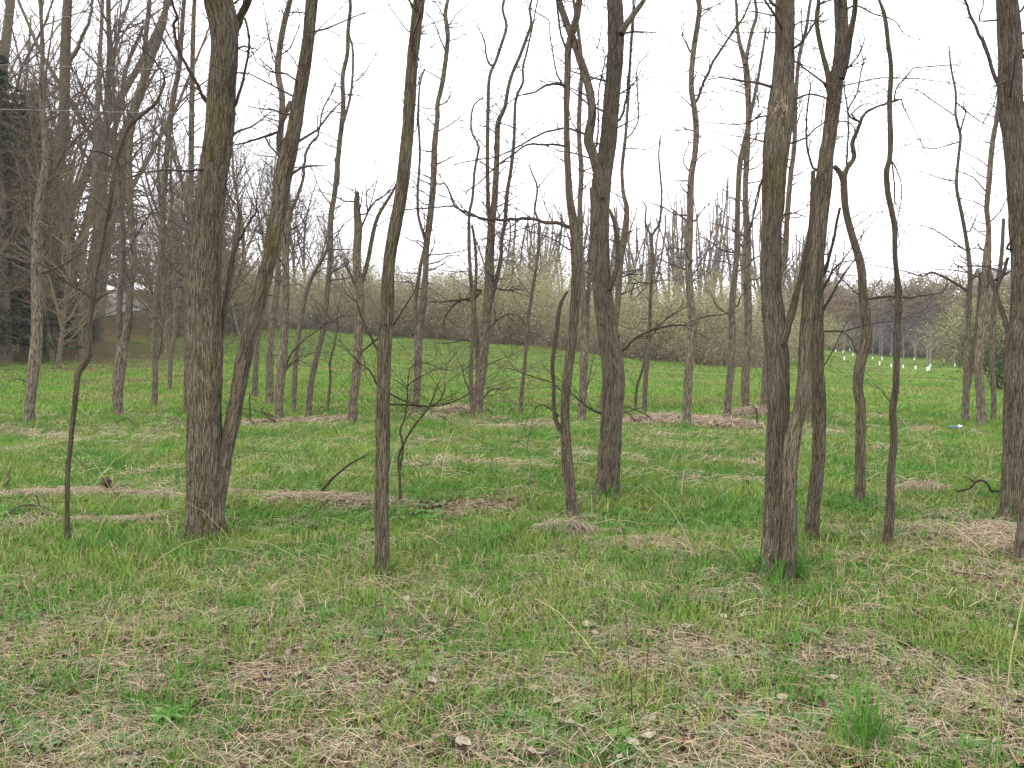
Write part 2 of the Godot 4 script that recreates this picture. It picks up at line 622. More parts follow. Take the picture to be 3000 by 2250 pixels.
func shrub(called: String, label: String, group: String, sd: int, H: float, R: float, stems: int, nleaf: int, leafcol: Color, tw: Color, lsize := 0.03, lowleaf := 0.25) -> Node3D:
	rng.seed = sd
	var t := thing(called, label, "shrub", Vector3.ZERO, group)
	t.set_meta("base_name", called)
	var m := mb()
	for s in stems:
		var th := rng.randf() * TAU
		var q := Vector3(cos(th), 0, sin(th)) * R * 0.35 * sqrt(rng.randf())
		var dir := (Vector3(cos(th), 0, sin(th)) * rng.randf_range(0.1, 0.75) + Vector3.UP).normalized()
		twig(m, q - Vector3(0, 0.15, 0), dir, H * rng.randf_range(0.6, 1.08), rng.randf_range(0.010, 0.024), 2, -0.02, 0.16, tw, 1.35)
	put(m, "stems", M.twig, t).set_meta("kind", "stuff")
	var lf := mb()
	var cv := m.v
	for q in nleaf:
		var w := cv[rng.randi_range(0, cv.size() - 1)]
		if w.y < H * lowleaf and rng.randf() < 0.75: continue
		w += Vector3(rng.randfn(0, 0.07), rng.randfn(0, 0.07), rng.randfn(0, 0.07))
		var a := Vector3(rng.randfn(), rng.randfn(), rng.randfn()).normalized() * lsize * rng.randf_range(0.6, 1.4)
		var e := a.cross(Vector3(rng.randfn(), rng.randfn(), rng.randfn())).normalized() * lsize * 0.5
		var s := rng.randf_range(0.6, 1.3)
		lf.leaf(w, a, e, Color(leafcol.r * s, leafcol.g * s * rng.randf_range(0.9, 1.08), leafcol.b * s))
	put(lf, "foliage", M.leaf, t).set_meta("kind", "stuff")
	return t

func spruce(sd: int, H: float, R: float, col: Color, label: String, group: String) -> Node3D:
	rng.seed = sd
	var t := thing("spruce_tree", label, "tree", Vector3.ZERO, group)
	t.set_meta("base_name", "spruce_tree")
	var tr := mb()
	tr.tube(PackedVector3Array([Vector3(0, -0.4, 0), Vector3(0, H * 0.5, 0), Vector3(0, H, 0)]), PackedFloat32Array([0.26, 0.16, 0.02]), 9, Color.WHITE, 2.0, 1.5)
	put(tr, "trunk", M.bark_far, t)
	var br := mb()
	var fo := mb()
	var y := H * 0.10
	while y < H * 0.985:
		var f := y / H
		var reach := R * pow(1.0 - f, 0.75) + 0.15
		var nb := 5 + int(reach * 1.6)
		for b in nb:
			var th := rng.randf() * TAU
			var L := reach * rng.randf_range(0.55, 1.1)
			var d := Vector3(cos(th), rng.randf_range(-0.35, 0.05), sin(th)).normalized()
			var side := d.cross(Vector3.UP).normalized()
			var pts := PackedVector3Array()
			for q in 4:
				var u := q / 3.0
				pts.append(Vector3(0, y, 0) + d * L * u + Vector3(0, -0.25 * L * u * u + 0.12 * L * u * u * u, 0))
			br.tube(pts, PackedFloat32Array([0.03, 0.02, 0.012, 0.004]), 3, Color(0.06, 0.045, 0.035), 1, 1, 0, 0, false)
			var ns := int(6 + L * 13.0)
			for q in ns:
				var u := rng.randf_range(0.22, 1.0)
				var c := pts[0].lerp(pts[3], u) + Vector3(0, -0.06 * L * sin(u * PI), 0)
				var w := (1.0 - u) * 0.5 + 0.12
				var a := (d * rng.randf_range(0.2, 1.0) + side * rng.randf_range(-1.2, 1.2) + Vector3(0, rng.randf_range(-0.7, 0.05), 0)).normalized() * rng.randf_range(0.12, 0.30)
				var e := a.cross(Vector3(rng.randfn(), rng.randfn(), rng.randfn())).normalized() * rng.randf_range(0.025, 0.06)
				var s := rng.randf_range(0.5, 1.4)
				fo.leaf(c + side * rng.randf_range(-1, 1) * w * 0.7, a, e, Color(col.r * s, col.g * s, col.b * s))
		y += 0.28 + 0.22 * (1.0 - f)
	put(br, "branches", M.twig, t).set_meta("kind", "stuff")
	put(fo, "foliage", M.needle, t).set_meta("kind", "stuff")
	return t

# ------------------------------------------------------------------ ground cover pieces
func tuft_mesh(sd: int, n: int, h: float, spread: float, w: float, lean: float) -> ArrayMesh:
	rng.seed = sd
	var m := mb()
	for i in n:
		var th := rng.randf() * TAU
		var p := Vector3(cos(th), 0, sin(th)) * spread * sqrt(rng.randf())
		var th2 := rng.randf() * TAU
		var out := Vector3(cos(th2), 0, sin(th2))
		var hh := h * rng.randf_range(0.45, 1.15)
		var ln := lean * rng.randf_range(0.2, 1.3)
		var pts := PackedVector3Array()
		for q in 4:
			var u := q / 3.0
			pts.append(p + Vector3(0, -0.01 + hh * (u - 0.28 * ln * u * u), 0) + out * hh * ln * u * u)
		var side := out.cross(Vector3.UP).rotated(Vector3.UP, rng.randf_range(-0.7, 0.7))
		var s := rng.randf_range(0.75, 1.25)
		var y := rng.randf_range(0.9, 1.25)
		m.strip(pts, side, w * rng.randf_range(0.7, 1.2), w * 0.12, Color(s * y, s, s * 0.9), Color(s * y, s, s * 0.9))
	return m.mesh()

func straw_mesh(sd: int, n: int, R: float, lmin: float, lmax: float, w: float, high: float) -> ArrayMesh:
	rng.seed = sd
	var m := mb()
	for i in n:
		strand(m, Vector3(rng.randfn(0, R * 0.5), 0, rng.randfn(0, R * 0.5)), rng.randf_range(lmin, lmax), w, high, Color(1, 1, 1))
	return m.mesh()

func strand(m: MB, p: Vector3, l: float, w: float, high: float, col: Color) -> void:
	var th := rng.randf() * TAU
	var d := Vector3(cos(th), 0, sin(th))
	var y0 := rng.randf_range(0.0, high)
	var arch := rng.randf_range(-0.2, 0.9) * high
	var tilt := rng.randf_range(-0.5, 0.7) * high
	var turn := rng.randf_range(-0.5, 0.5)
	var pts := PackedVector3Array()
	for q in 4:
		var u := q / 3.0
		pts.append(p + d.rotated(Vector3.UP, turn * u) * l * (u - 0.5) + Vector3(0, maxf(y0 + arch * sin(u * PI) + tilt * u, 0.003), 0))
	var s := rng.randf_range(0.45, 1.4)
	var y := rng.randf_range(0.9, 1.08)
	var cc := Color(col.r * s * y, col.g * s, col.b * s / y)
	m.strip(pts, d.cross(Vector3.UP).rotated(d, rng.randf_range(-0.6, 0.6)), w, w * 0.6, cc, cc)

func scatter(called: String, label: String, cat: String, mesh: Mesh, mat: Material, list: Array) -> void:
	# list: [Transform3D, Color]
	var mm := MultiMesh.new()
	mm.transform_format = MultiMesh.TRANSFORM_3D
	mm.use_colors = true
	mm.mesh = mesh
	mm.instance_count = list.size()
	for i in list.size():
		mm.set_instance_transform(i, list[i][0])
		mm.set_instance_color(i, list[i][1])
	var o := MultiMeshInstance3D.new()
	o.name = numbered(called)
	o.multimesh = mm
	o.material_override = mat
	add_child(o, true)
	tag(o, label, cat, "", "stuff")

func xf(p: Vector3, turn: float, s: float, sy := -1.0) -> Transform3D:
	return Transform3D(Basis(Vector3.UP, turn).scaled(Vector3(s, s if sy < 0.0 else sy, s)), p)

func heap(label: String, pts: Array, h: float, n: int, col: Color, sticks := 0) -> void:
	# a low heap of dead grass along a line of pixels on the ground: [x, y, half width m, ...]
	var c := []
	for i in pts.size() / 3:
		var p := hit(pts[i * 3], pts[i * 3 + 1])
		c.append([p, pts[i * 3 + 2]])
	var mid: Vector3 = c[c.size() / 2][0]
	var t := thing("straw_heap", label, "straw heap", mid)
	var m := mb()
	h *= 0.5
	for i in int(n * 1.5):
		var s := rng.randf() * (c.size() - 1.0) if c.size() > 1 else 0.0
		var a: Array = c[int(s)]
		var b: Array = c[mini(int(s) + 1, c.size() - 1)]
		var u := s - int(s)
		var p: Vector3 = a[0].lerp(b[0], u)
		var R := lerpf(a[1], b[1], u)
		var th := rng.randf() * TAU
		var rr := absf(rng.randfn(0, 0.62))
		p += Vector3(cos(th) * R * rr * 1.3, 0, sin(th) * R * rr * 0.8)
		p.y = gh(p.x, p.z) + h * maxf(0.0, 1.0 - rr * rr) * rng.randf_range(0.1, 1.0) * (0.7 + 0.6 * nz.get_noise_2d(p.x * 300.0, p.z * 300.0))
		if rng.randf() > 0.75 + 0.9 * nz.get_noise_2d(p.x * 140.0 + 50.0, p.z * 140.0): continue
		strand(m, p - mid, rng.randf_range(0.06, 0.3), 0.0016 if p.z > -12.0 else 0.0032, h * 0.5 + 0.02, col)
	var o := put(m, "straw", M.straw, t)
	o.set_meta("kind", "stuff")
	for i in sticks:
		var a: Vector3 = c[rng.randi_range(0, c.size() - 1)][0]
		a += Vector3(rng.randf_range(-0.6, 0.6), h * 0.4, rng.randf_range(-0.2, 0.2)) - mid
		var d := Vector3(rng.randf_range(-1, 1), rng.randf_range(-0.1, 0.35), rng.randf_range(-0.4, 0.4)).normalized()
		var sm := mb()
		var q := PackedVector3Array()
		for k in 4:
			q.append(a + d * 0.3 * k + Vector3(rng.randfn(0, 0.02), -0.02 * k * k, rng.randfn(0, 0.02)))
		sm.tube(q, PackedFloat32Array([0.014, 0.012, 0.009, 0.006]), 6, Color(0.8, 0.75, 0.72), 1, 1.5)
		put(sm, "stick", M.bark_far, t)

func fallen(label: String, pts: Array, w0: float, w1: float, col: Color, sides := [], raise := []) -> void:
	var p := PackedVector3Array()
	var r := PackedFloat32Array()
	var n: int = pts.size() / 2
	for i in n:
		var q := hit(pts[i * 2], pts[i * 2 + 1])
		var rr := 0.5 * lerpf(w0, w1, float(i) / maxi(1, n - 1)) / F * -q.z
		q.y += rr + 0.012 + (raise[i] if raise.size() > i else 0.0)
		p.append(q); r.append(rr)
	var base := p[0]
	var t := thing("fallen_branch", label, "branch", base)
	for i in n: p[i] -= base
	var rs := resample(p, r, 0.05)
	for i in rs[0].size():
		rs[0][i] += Vector3(rng.randfn(), rng.randfn() * 0.5, rng.randfn()) * rs[1][i] * 0.35
	var m := mb()
	m.tube(rs[0], rs[1], 8, col, 1, 1.5)
	put(m, "limb", M.bark, t)
	for s in sides:
		var a: Vector3 = rs[0][int(s[0] * (rs[0].size() - 1))]
		var k := mb()
		var d := Vector3(s[1], s[2], s[3])
		k.tube(PackedVector3Array([a, a + d * 0.5 + Vector3(0, 0.01, 0), a + d]), PackedFloat32Array([s[4], s[4] * 0.8, s[4] * 0.4]), 6, col, 1, 1.5)
		put(k, "twig", M.bark, t)

func crumpled(sd: int, L: float, W: float) -> MB:
	rng.seed = sd
	var m := mb()
	var nx := 7
	var ny := 6
	for j in ny:
		for i in nx:
			var u := float(i) / (nx - 1) * 2.0 - 1.0
			var w := float(j) / (ny - 1) * 2.0 - 1.0
			var edge := sqrt(maxf(0.0, 1.0 - pow(absf(u), 2.4)))
			var x := u * L * 0.5
			var z := w * W * 0.5 * edge * (1.0 + 0.25 * rng.randfn(0, 0.5))
			var y := 0.012 + 0.25 * W * w * w + 0.12 * L * u * u * rng.randf_range(0.2, 1.0) + rng.randf_range(0.0, 0.008)
			m.v.append(Vector3(x, y, z))
			m.n.append(Vector3(-u * 0.25 + rng.randfn(0, 0.15), 1.0, -w * 0.5 + rng.randfn(0, 0.15)).normalized())
			m.uv.append(Vector2(u, w))
			var s := rng.randf_range(0.85, 1.1)
			m.c.append(Color(s, s, s))
	for j in ny - 1:
		for i in nx - 1:
			var p := j * nx + i
			m.ix.append_array(PackedInt32Array([p, p + 1, p + nx, p + 1, p + nx + 1, p + nx]))
	return m

func _ready() -> void:
	# ---------------------------------------------------------------- camera, sky, sun
	var cam := Camera3D.new()
	cam.name = "camera"
	cam.fov = rad_to_deg(2.0 * atan(1125.0 / F))
	cam.near = 0.05
	cam.far = 1500.0
	add_child(cam)
	cam.position = Vector3(0, EYE, 0)
	cam.rotation = Vector3(-PITCH, 0, 0)
	cam.current = true

	var env := Environment.new()
	env.background_mode = Environment.BG_SKY
	var sm := ProceduralSkyMaterial.new()
	sm.sky_top_color = Color(0.92, 0.935, 0.96)
	sm.sky_horizon_color = Color(0.965, 0.97, 0.98)
	sm.sky_curve = 0.3
	sm.ground_horizon_color = Color(0.55, 0.58, 0.48)
	sm.ground_bottom_color = Color(0.30, 0.33, 0.24)
	sm.energy_multiplier = 1.0
	var sky := Sky.new()
	sky.sky_material = sm
	env.sky = sky
	env.tonemap_mode = Environment.TONE_MAPPER_LINEAR
	env.tonemap_exposure = 3.0
	env.fog_enabled = true
	env.fog_density = 0.0005
	env.fog_light_color = Color(0.93, 0.94, 0.97)
	env.sdfgi_enabled = true
	env.ssao_enabled = true
	env.ssil_enabled = true
	var we := WorldEnvironment.new()
	we.name = "environment"
	we.environment = env
	add_child(we)

	var sun := DirectionalLight3D.new()
	sun.name = "sun"
	sun.light_energy = 0.35
	sun.light_angular_distance = 30.0
	sun.light_color = Color(1.0, 0.97, 0.92)
	sun.shadow_enabled = true
	add_child(sun)
	sun.rotation_degrees = Vector3(-58, -35, 0)

	# ---------------------------------------------------------------- noise, materials
	rng.seed = 11
	nz.seed = 3
	nz.frequency = 0.03
	nz.fractal_octaves = 3
	nz2.seed = 8
	nz2.frequency = 0.01
	nz2.fractal_octaves = 2
	bark("bark", 21, 5.2, Color(0.050, 0.039, 0.028), Color(0.305, 0.250, 0.180), 0.28, 512, 1024)
	bark("bark_far", 31, 4.0, Color(0.050, 0.039, 0.028), Color(0.305, 0.250, 0.180), 0.28, 256, 512)
	bark("bark_pale", 41, 4.0, Color(0.055, 0.044, 0.031), Color(0.255, 0.208, 0.142), 0.30, 256, 512)
	litter_texture()
	asphalt()
	flat("twig", 0.9)
	flat("leaf", 0.7, Color(0.25, 0.3, 0.15))
	flat("needle", 0.8)
	flat("grass", 0.75, Color(0.40, 0.5, 0.15)).metallic_specular = 0.12
	flat("straw", 0.85)
	flat("deadleaf", 0.8)
	solid("wire", Color(0.20, 0.20, 0.20), 0.6)
	solid("white_guard", Color(0.82, 0.82, 0.80), 0.6)
	solid("teal", Color(0.05, 0.14, 0.15), 0.4)
	solid("white_plastic", Color(0.45, 0.47, 0.47), 0.4)
	solid("bare_wood", Color(0.33, 0.245, 0.16), 0.9)
	solid("roof_grey", Color(0.20, 0.20, 0.20), 0.9)
	solid("roof_tan", Color(0.22, 0.20, 0.16), 0.9)
	solid("roof_brown", Color(0.10, 0.07, 0.06), 0.9)
	solid("siding", Color(0.55, 0.55, 0.53), 0.8)
	solid("pane", Color(0.05, 0.06, 0.07), 0.1)
	#print("materials")

	# ---------------------------------------------------------------- where straw and where grass
	for s in [[60, 1452, .5, .16], [200, 1446, .45, .16], [330, 1448, .4, .14], [470, 1457, .4, .14], [720, 1455, .22, .14], [850, 1462, .35, .18], [1000, 1468, .4, .2], [1110, 1480, .4, .2], [1340, 1500, .55, .35], [1420, 1480, .3, .2],
			[300, 1528, .7, .10], [90, 1515, .3, .12], [820, 1240, 1.1, .3], [1000, 1240, .9, .3], [1520, 1250, .9, .5], [1930, 1240, 1.0, .4], [2100, 1262, .7, .4], [2190, 1218, .5, .3], [1290, 1225, .5, .3], [2690, 1440, .35, .2],
			[2730, 1565, .7, .35], [2860, 1610, .6, .4], [2960, 1580, .5, .5], [2960, 1700, .4, .35], [1690, 1640, .38, .28], [1870, 1600, .45, .25], [1280, 1400, .25, .15], [2050, 1620, .25, .3],
			[60, 1850, .3, .22], [330, 1925, .3, .2], [860, 1990, .35, .22], [1240, 1790, .28, .2], [1180, 2010, .3, .2], [2060, 1900, .35, .3], [2480, 1900, .4, .3], [900, 2200, .4, .22], [1330, 2210, .45, .2], [1850, 1960, .35, .2], [2160, 2150, .35, .25], [2850, 2100, .4, .4], [150, 2220, .3, .2]]:
		tan_at(s[0], s[1], s[2], s[3], 0.55 if s[1] < 1690 else 0.36)
	for s in [[1180, 1640, .5, .4], [880, 1780, .35, .3], [2200, 1690, .5, .4], [2480, 1720, .6, .4], [1500, 1560, .5, .25], [2520, 2150, .16, .14], [600, 1620, .8, .3], [1600, 1750, .5, .3], [250, 1650, .6, .3], [640, 2120, .3, .18], [1100, 2120, .25, .2], [2850, 1880, .4, .3], [2600, 1380, 1.2, .8], [1500, 1400, 1.5, .6]]:
		green_at(s[0], s[1], s[2], s[3], 0.45)

	# ---------------------------------------------------------------- ground
	var g := mb()
	var radii := [0.0]
	var rr := 0.6
	while rr < 900.0:
		radii.append(rr)
		rr += 0.055 + rr * 0.018 if rr < 120.0 else rr * 0.08
	var angs := []
	var a := -PI
	while a < PI - 0.001:
		angs.append(a)
		a += 0.0075 if absf(a) < 0.75 else 0.06
	angs.append(PI)
	var cols: int = angs.size()
	var tan_c := Color(0.58, 0.445, 0.31)
	var green_c := Color(0.31, 0.52, 0.125)
	for r: float in radii:
		for th: float in angs:
			var x: float = r * sin(th)
			var z: float = -r * cos(th)
			var gr := green(x, z) if z < 0.0 else 0.6
			g.v.append(Vector3(x, gh(x, z), z))
			var e := 0.05 + r * 0.01
			g.n.append(Vector3(gh(x - e, z) - gh(x + e, z), 2.0 * e, gh(x, z - e) - gh(x, z + e)).normalized())
			g.uv.append(Vector2(x, z))
			var wob := 1.0 + 0.25 * nz2.get_noise_2d(x * 40.0, z * 40.0 + 55.0)
			var cc := tan_c.lerp(green_c, gr)
			g.c.append(Color(cc.r * wob, cc.g * wob, cc.b * wob))
	for j in radii.size() - 1:
		for i in cols - 1:
			var p := j * cols + i
			g.ix.append_array(PackedInt32Array([p, p + cols, p + 1, p + 1, p + cols, p + cols + 1]))
	var go := put(g, "ground", M.litter, self)
	go.set_meta("kind", "structure")
	#print("ground")

	# paved lane among the trees on the left
	var rd := mb()
	var pairs := [[-260, 1090, -260, 1022], [-120, 1065, -120, 1000], [0, 1045, 0, 980], [280, 1000, 280, 940], [630, 940, 640, 882], [840, 905, 835, 850], [1130, 850, 1130, 772], [1300, 815, 1218, 725], [1500, 785, 1165, 640], [1640, 720, 1190, 590]]
	var rows := []
	for q in pairs:
		var p0 := hit(q[0] * 0.2712, 700 + q[1] * 0.2712)
		var p1 := hit(q[2] * 0.2712, 700 + q[3] * 0.2712)
		rows.append([p0, p1])
	var nrow := 0
	for i in rows.size() - 1:
		for k in 10:
			var u := k / 10.0
			for w in 7:
				var f := w / 6.0
				var p: Vector3 = rows[i][0].lerp(rows[i + 1][0], u).lerp(rows[i][1].lerp(rows[i + 1][1], u), f)
				p.y = gh(p.x, p.z) + 0.05
				rd.v.append(p); rd.n.append(Vector3.UP); rd.uv.append(Vector2(p.x, p.z)); rd.c.append(Color.WHITE)
			nrow += 1
	for j in nrow - 1:
		for i in 6:
			var p := j * 7 + i
			rd.ix.append_array(PackedInt32Array([p, p + 1, p + 7, p + 1, p + 8, p + 7]))
	var ro := put(rd, "road", M.asphalt, self)
	ro.set_meta("kind", "structure")

	trees()
	#print("trees ", Time.get_ticks_msec())
	background()
	#print("background ", Time.get_ticks_msec())
	details()
	#print("details ", Time.get_ticks_msec())
	cover()
	#print("cover ", Time.get_ticks_msec())

func trees() -> void:
	rng.seed = 101
	# --- the trees close by
	tree("thick mossy trunk with a long second stem forking off low to its right", [
		[600,1585,116, 600,1540,110, 600,1500,106, 600,1400,102, 599,1315,100, 600,1179,95, 601,1044,102, 599,886,92, 605,750,86, 621,542,82, 640,407,81, 650,271,79, 660,136,76, 655,68,80, 640,0,80, 622,-100,74],
		[634,1480,50, 648,1400,50, 664,1315,42, 688,1202,43, 712,1066,46, 741,931,45, 766,840,42, 790,750,42, 820,588,48, 834,497,52, 862,384,43, 879,271,38, 901,136,35, 914,0,34, 925,-100,32],
		[668,100,30, 692,77,26, 708,40,22, 728,0,20, 740,-60,16],
		[640,1045,18, 652,960,17, 662,880,17, 672,820,16, 682,750,16, 694,700,16, 697,660,16, 703,620,13],
		[828,470,18, 818,430,17, 820,380,15, 838,330,15, 850,300,13]],
		[[10,8, 608,305, 580,250, 549,200, 525,150, 513,110, 510,70, 520,45, 505,15, 502,-20],
		[9,6, 683,318, 700,280, 712,240, 722,190, 730,140, 728,90, 718,55],
		[7,5, 702,705, 722,665, 738,640, 750,620],
		[9,4, 820,385, 790,395, 760,405, 718,418, 690,424],
		[5,3, 660,545, 668,570, 690,600, 703,625],
		[4,2, 888,180, 930,90, 980,45, 1010,10], [4,2, 880,205, 850,160, 800,120, 760,108]],
		{"moss": 0.45, "tone": 0.95, "reach": 0.8, "clear": 2.6, "dens": 0.6})
	tree("thin dark crooked tree leaning right at its top, beside a dry branch in grass", [
		[200, 1600, 16.3, 197, 1500, 14.6, 199, 1383, 14.6, 210, 1270, 14.6, 217, 1202, 15.5, 224, 1134, 17.2, 229, 1094, 20.6, 247, 1066, 20.6, 260, 1035, 18.9, 260, 953, 17.2, 271, 886, 15.5, 276, 818, 15.5, 292, 740, 16.3, 312, 633, 16.3, 325, 579, 15.5, 335, 497, 14.6, 353, 429, 13.8, 375, 375, 13.8, 407, 343, 12, 452, 307, 10.3, 472, 271, 8.6, 484, 240, 6.9]],
		[[6,2, 484,240, 479,217, 452,176, 434,160, 384,113, 316,59, 280,20], [6,3, 338,470, 320,455, 290,445, 250,440],
		[8,4, 271,877, 235,850, 199,831, 163,800, 108,768], [5,3, 280,880, 310,862, 335,850], [5,2, 390,350, 378,335, 370,322]],
		{"tone": 0.95, "dens": 0.6, "reach": 0.7})
	tree("single slim furrowed trunk leaning gently right, small lichen specks", [
		[1120,1692,48, 1120,1650,42, 1118,1500,41, 1122,1292,43, 1122,1157,41, 1128,1021,40, 1135,886,39, 1143,750,37, 1168,610,38, 1189,452,38, 1199,316,34, 1208,181,33, 1217,90,32, 1228,0,32, 1238,-100,30]],
		[[5,3, 1108,1134, 1081,1084, 1045,1057, 1000,1003], [6,4, 1108,1026, 1068,953, 1045,886], [6,4, 1108,992, 1085,1010, 1059,1030], [6,3, 1149,958, 1194,886, 1212,858],
		[7,4, 1142,1152, 1180,1172, 1220,1185, 1262,1190, 1290,1170, 1298,1155], [5,3, 1262,1190, 1320,1180, 1365,1160],
		[4,2, 1200,95, 1170,60, 1140,15, 1125,-10], [7,4, 1205,20, 1200,0, 1202,-20], [4,2, 1222,250, 1232,220, 1244,203, 1230,180], [4,2, 1218,385, 1222,340, 1228,240, 1222,180]],
		{"moss": 0.25, "tone": 0.9, "dens": 0.45, "reach": 0.7, "clear": 3.0})
	tree("slender pale-footed tree with a dead side stem and a long limb reaching left", [
		[1678,1514,34, 1676,1490,32, 1668,1420,33, 1661,1338,33, 1655,1202,26, 1664,1089,29, 1678,976,28, 1687,840,28, 1688,750,32, 1682,669,28, 1670,588,22, 1664,500,20, 1661,407,18, 1660,316,18, 1662,226,19, 1664,150,22, 1674,104,22, 1690,50,20, 1697,0,19, 1702,-80,17],
		[1645,1262,15, 1636,1250,14, 1624,1211,12, 1622,1134,11, 1619,1066,12, 1630,976,12, 1635,931,13, 1644,886,10, 1662,854,6]],
		[[12,5, 1664,665, 1633,655, 1588,651, 1560,640, 1497,642, 1452,644, 1416,642, 1384,628, 1334,606, 1321,570, 1303,538], [5,4, 1334,602, 1271,608, 1185,615],
		[6,3, 1400,635, 1370,630, 1350,618, 1330,590], [7,3, 1651,427, 1565,423, 1533,430, 1497,457, 1452,488, 1407,533, 1370,560], [8,3, 1651,249, 1619,246, 1592,253, 1565,271, 1520,280, 1475,316],
		[5,3, 1646,246, 1628,203, 1610,99, 1608,60, 1560,30], [6,4, 1637,1218, 1619,1202, 1592,1186, 1572,1193], [5,3, 1643,1143, 1615,1121, 1542,1098, 1511,1085],
		[5,2, 1665,730, 1620,700, 1560,680, 1500,655], [7,5, 1656,140, 1640,80, 1630,0]],
		{"tone": 0.9, "dens": 0.35, "reach": 0.7, "clear": 2.6, "btwig": 0.8})
	tree("stout brown trunk with a long dark scar, forking high into two", [
		[1778,1452,76, 1779,1430,68, 1785,1338,65, 1794,1202,61, 1798,1112,64, 1789,1021,62, 1774,931,56, 1764,840,54, 1757,750,56, 1757,633,54, 1762,542,54, 1768,497,52, 1783,407,48, 1793,271,45, 1804,136,46, 1801,0,44, 1800,-100,42],
		[1764,580,18, 1756,530,24, 1737,452,28, 1724,410,28, 1735,339,26, 1732,294,25, 1723,249,24, 1705,190,24, 1683,127,22, 1660,68,20, 1637,0,18, 1620,-60,16],
		[1820,100,22, 1829,81,20, 1850,50,17, 1886,0,14, 1910,-50,12],
		[1786,850,17, 1800,805,16, 1812,765,17, 1809,700,16, 1800,650,13, 1786,615,9]],
		[[8,4, 1814,352, 1832,307, 1841,226, 1850,127, 1861,0], [8,5, 1823,1028, 1859,994, 1900,971, 1949,956, 2000,953], [7,4, 1764,1211, 1740,1203, 1710,1186],
		[7,3, 1719,398, 1669,377, 1601,386, 1551,411, 1497,441, 1452,461, 1407,466, 1340,480], [6,3, 1745,430, 1752,390, 1754,270, 1768,200, 1775,165], [5,3, 1718,280, 1690,265, 1650,250]],
		{"moss": 0.1, "tone": 0.88, "dens": 0.4, "reach": 0.7, "clear": 3.0})
	var yt := tree("thick mossy trunk with a bare broken-bark patch high up and a side stem", [
		[2276,1690,104, 2279,1650,100, 2283,1590,98, 2286,1500,94, 2284,1380,80, 2282,1292,70, 2281,1202,62, 2278,1066,64, 2267,931,63, 2260,840,60, 2257,750,60, 2262,640,61, 2268,542,65, 2275,430,75, 2290,316,76, 2295,226,62, 2298,136,56, 2300,0,52, 2301,-100,50],
		[2308,1715,36, 2312,1640,36, 2311,1500,40, 2314,1380,44, 2320,1300,48, 2330,1247,42, 2343,1202,39, 2353,1112,36, 2358,1021,36, 2364,931,34, 2370,840,34, 2377,750,34, 2388,640,30, 2394,560,22, 2396,510,9],
		[2290,1010,24, 2300,985,23, 2312,940,22, 2325,899,22, 2336,850,18, 2348,809,17, 2359,755,17, 2372,690,16, 2380,600,15, 2383,500,13]],
		[[5,2, 2240,339, 2181,362, 2113,362, 2045,357], [5,2, 2235,414, 2181,402, 2113,393], [4,2, 2271,97, 2217,97, 2158,95], [6,4, 2328,416, 2362,402, 2384,380, 2416,357], [6,5, 2332,289, 2371,276, 2416,285],
		[6,3, 2232,530, 2222,580, 2205,640, 2190,690], [5,3, 2290,630, 2325,625, 2362,608], [5,3, 2326,75, 2360,60, 2400,62], [5,2, 2325,180, 2350,190, 2400,205]],
		{"moss": 0.5, "tone": 0.9, "dens": 0.5, "reach": 0.6, "clear": 3.0, "feet": [1]})
	var ypath: Array = last_paths[0]
	tree("dark slim trunk rising close behind a mossy one, with many right-hand branches", [
		[2376,1592,46, 2379,1550,40, 2381,1500,39, 2398,1338,38, 2400,1202,39, 2396,1066,37, 2394,931,36, 2393,840,38, 2394,750,42, 2402,640,46, 2412,542,50, 2420,452,44, 2429,407,40, 2440,316,42, 2452,226,41, 2461,181,40, 2466,90,37, 2463,0,36, 2465,-100,34],
		[2435,290,18, 2428,255,18, 2425,217,17, 2407,145,15, 2393,68,14, 2398,0,13, 2390,-50,12],
		[2465,230,20, 2476,190,20, 2490,110,18, 2502,45,16, 2506,0,15, 2510,-50,13]],
		[[9,4, 2409,913, 2438,862, 2466,813, 2502,764], [8,5, 2409,850, 2438,795, 2466,768], [10,8, 2411,809, 2430,750, 2445,690, 2461,610], [4,2, 2414,1071, 2443,1021, 2475,953, 2488,935],
		[4,2, 2411,971, 2470,970, 2551,949, 2624,940], [7,4, 2380,490, 2362,407, 2366,316, 2375,253], [5,3, 2458,355, 2490,360, 2505,380], [4,2, 2475,195, 2520,196, 2524,190], [4,2, 2448,410, 2475,395, 2500,385],
		[5,2, 2500,15, 2560,40, 2620,60, 2650,100, 2690,115], [4,2, 2520,240, 2590,228, 2700,232, 2800,245], [7,3, 2400,10, 2420,5, 2440,0]],
		{"moss": 0.12, "tone": 0.8, "dens": 0.35, "reach": 0.7, "clear": 3.0})
	tree("crooked mid-sized tree whose top bends right into a thin arching limb", [
		[2520,1475,33, 2520,1430,30, 2520,1338,29, 2522,1202,29, 2513,1134,28, 2520,1066,32, 2538,999,32, 2536,931,29, 2529,863,26, 2524,795,25, 2515,750,23, 2493,678,20, 2477,610,19, 2472,542,20, 2473,515,19, 2484,490,14, 2502,461,13, 2497,420,13, 2511,384,12, 2533,335,9, 2570,312,7, 2601,303,7, 2633,292,5],
		[2470,530,17, 2460,505,15, 2445,488,14]],
		[[6,4, 2481,475, 2484,407, 2484,335, 2475,271], [5,3, 2484,330, 2511,271, 2524,203, 2530,180], [5,3, 2620,295, 2625,260, 2660,220, 2675,200, 2720,195, 2800,190], [4,2, 2640,290, 2645,310, 2660,340, 2690,400, 2715,450],
		[7,3, 2520,881, 2588,870, 2646,872, 2678,870, 2764,854, 2773,818], [4,2, 2511,1039, 2493,994, 2466,971, 2416,969], [4,2, 2510,860, 2480,830, 2450,800], [5,2, 2495,335, 2530,305, 2560,305]],
		{"tone": 1.0, "dens": 0.35, "reach": 0.7})
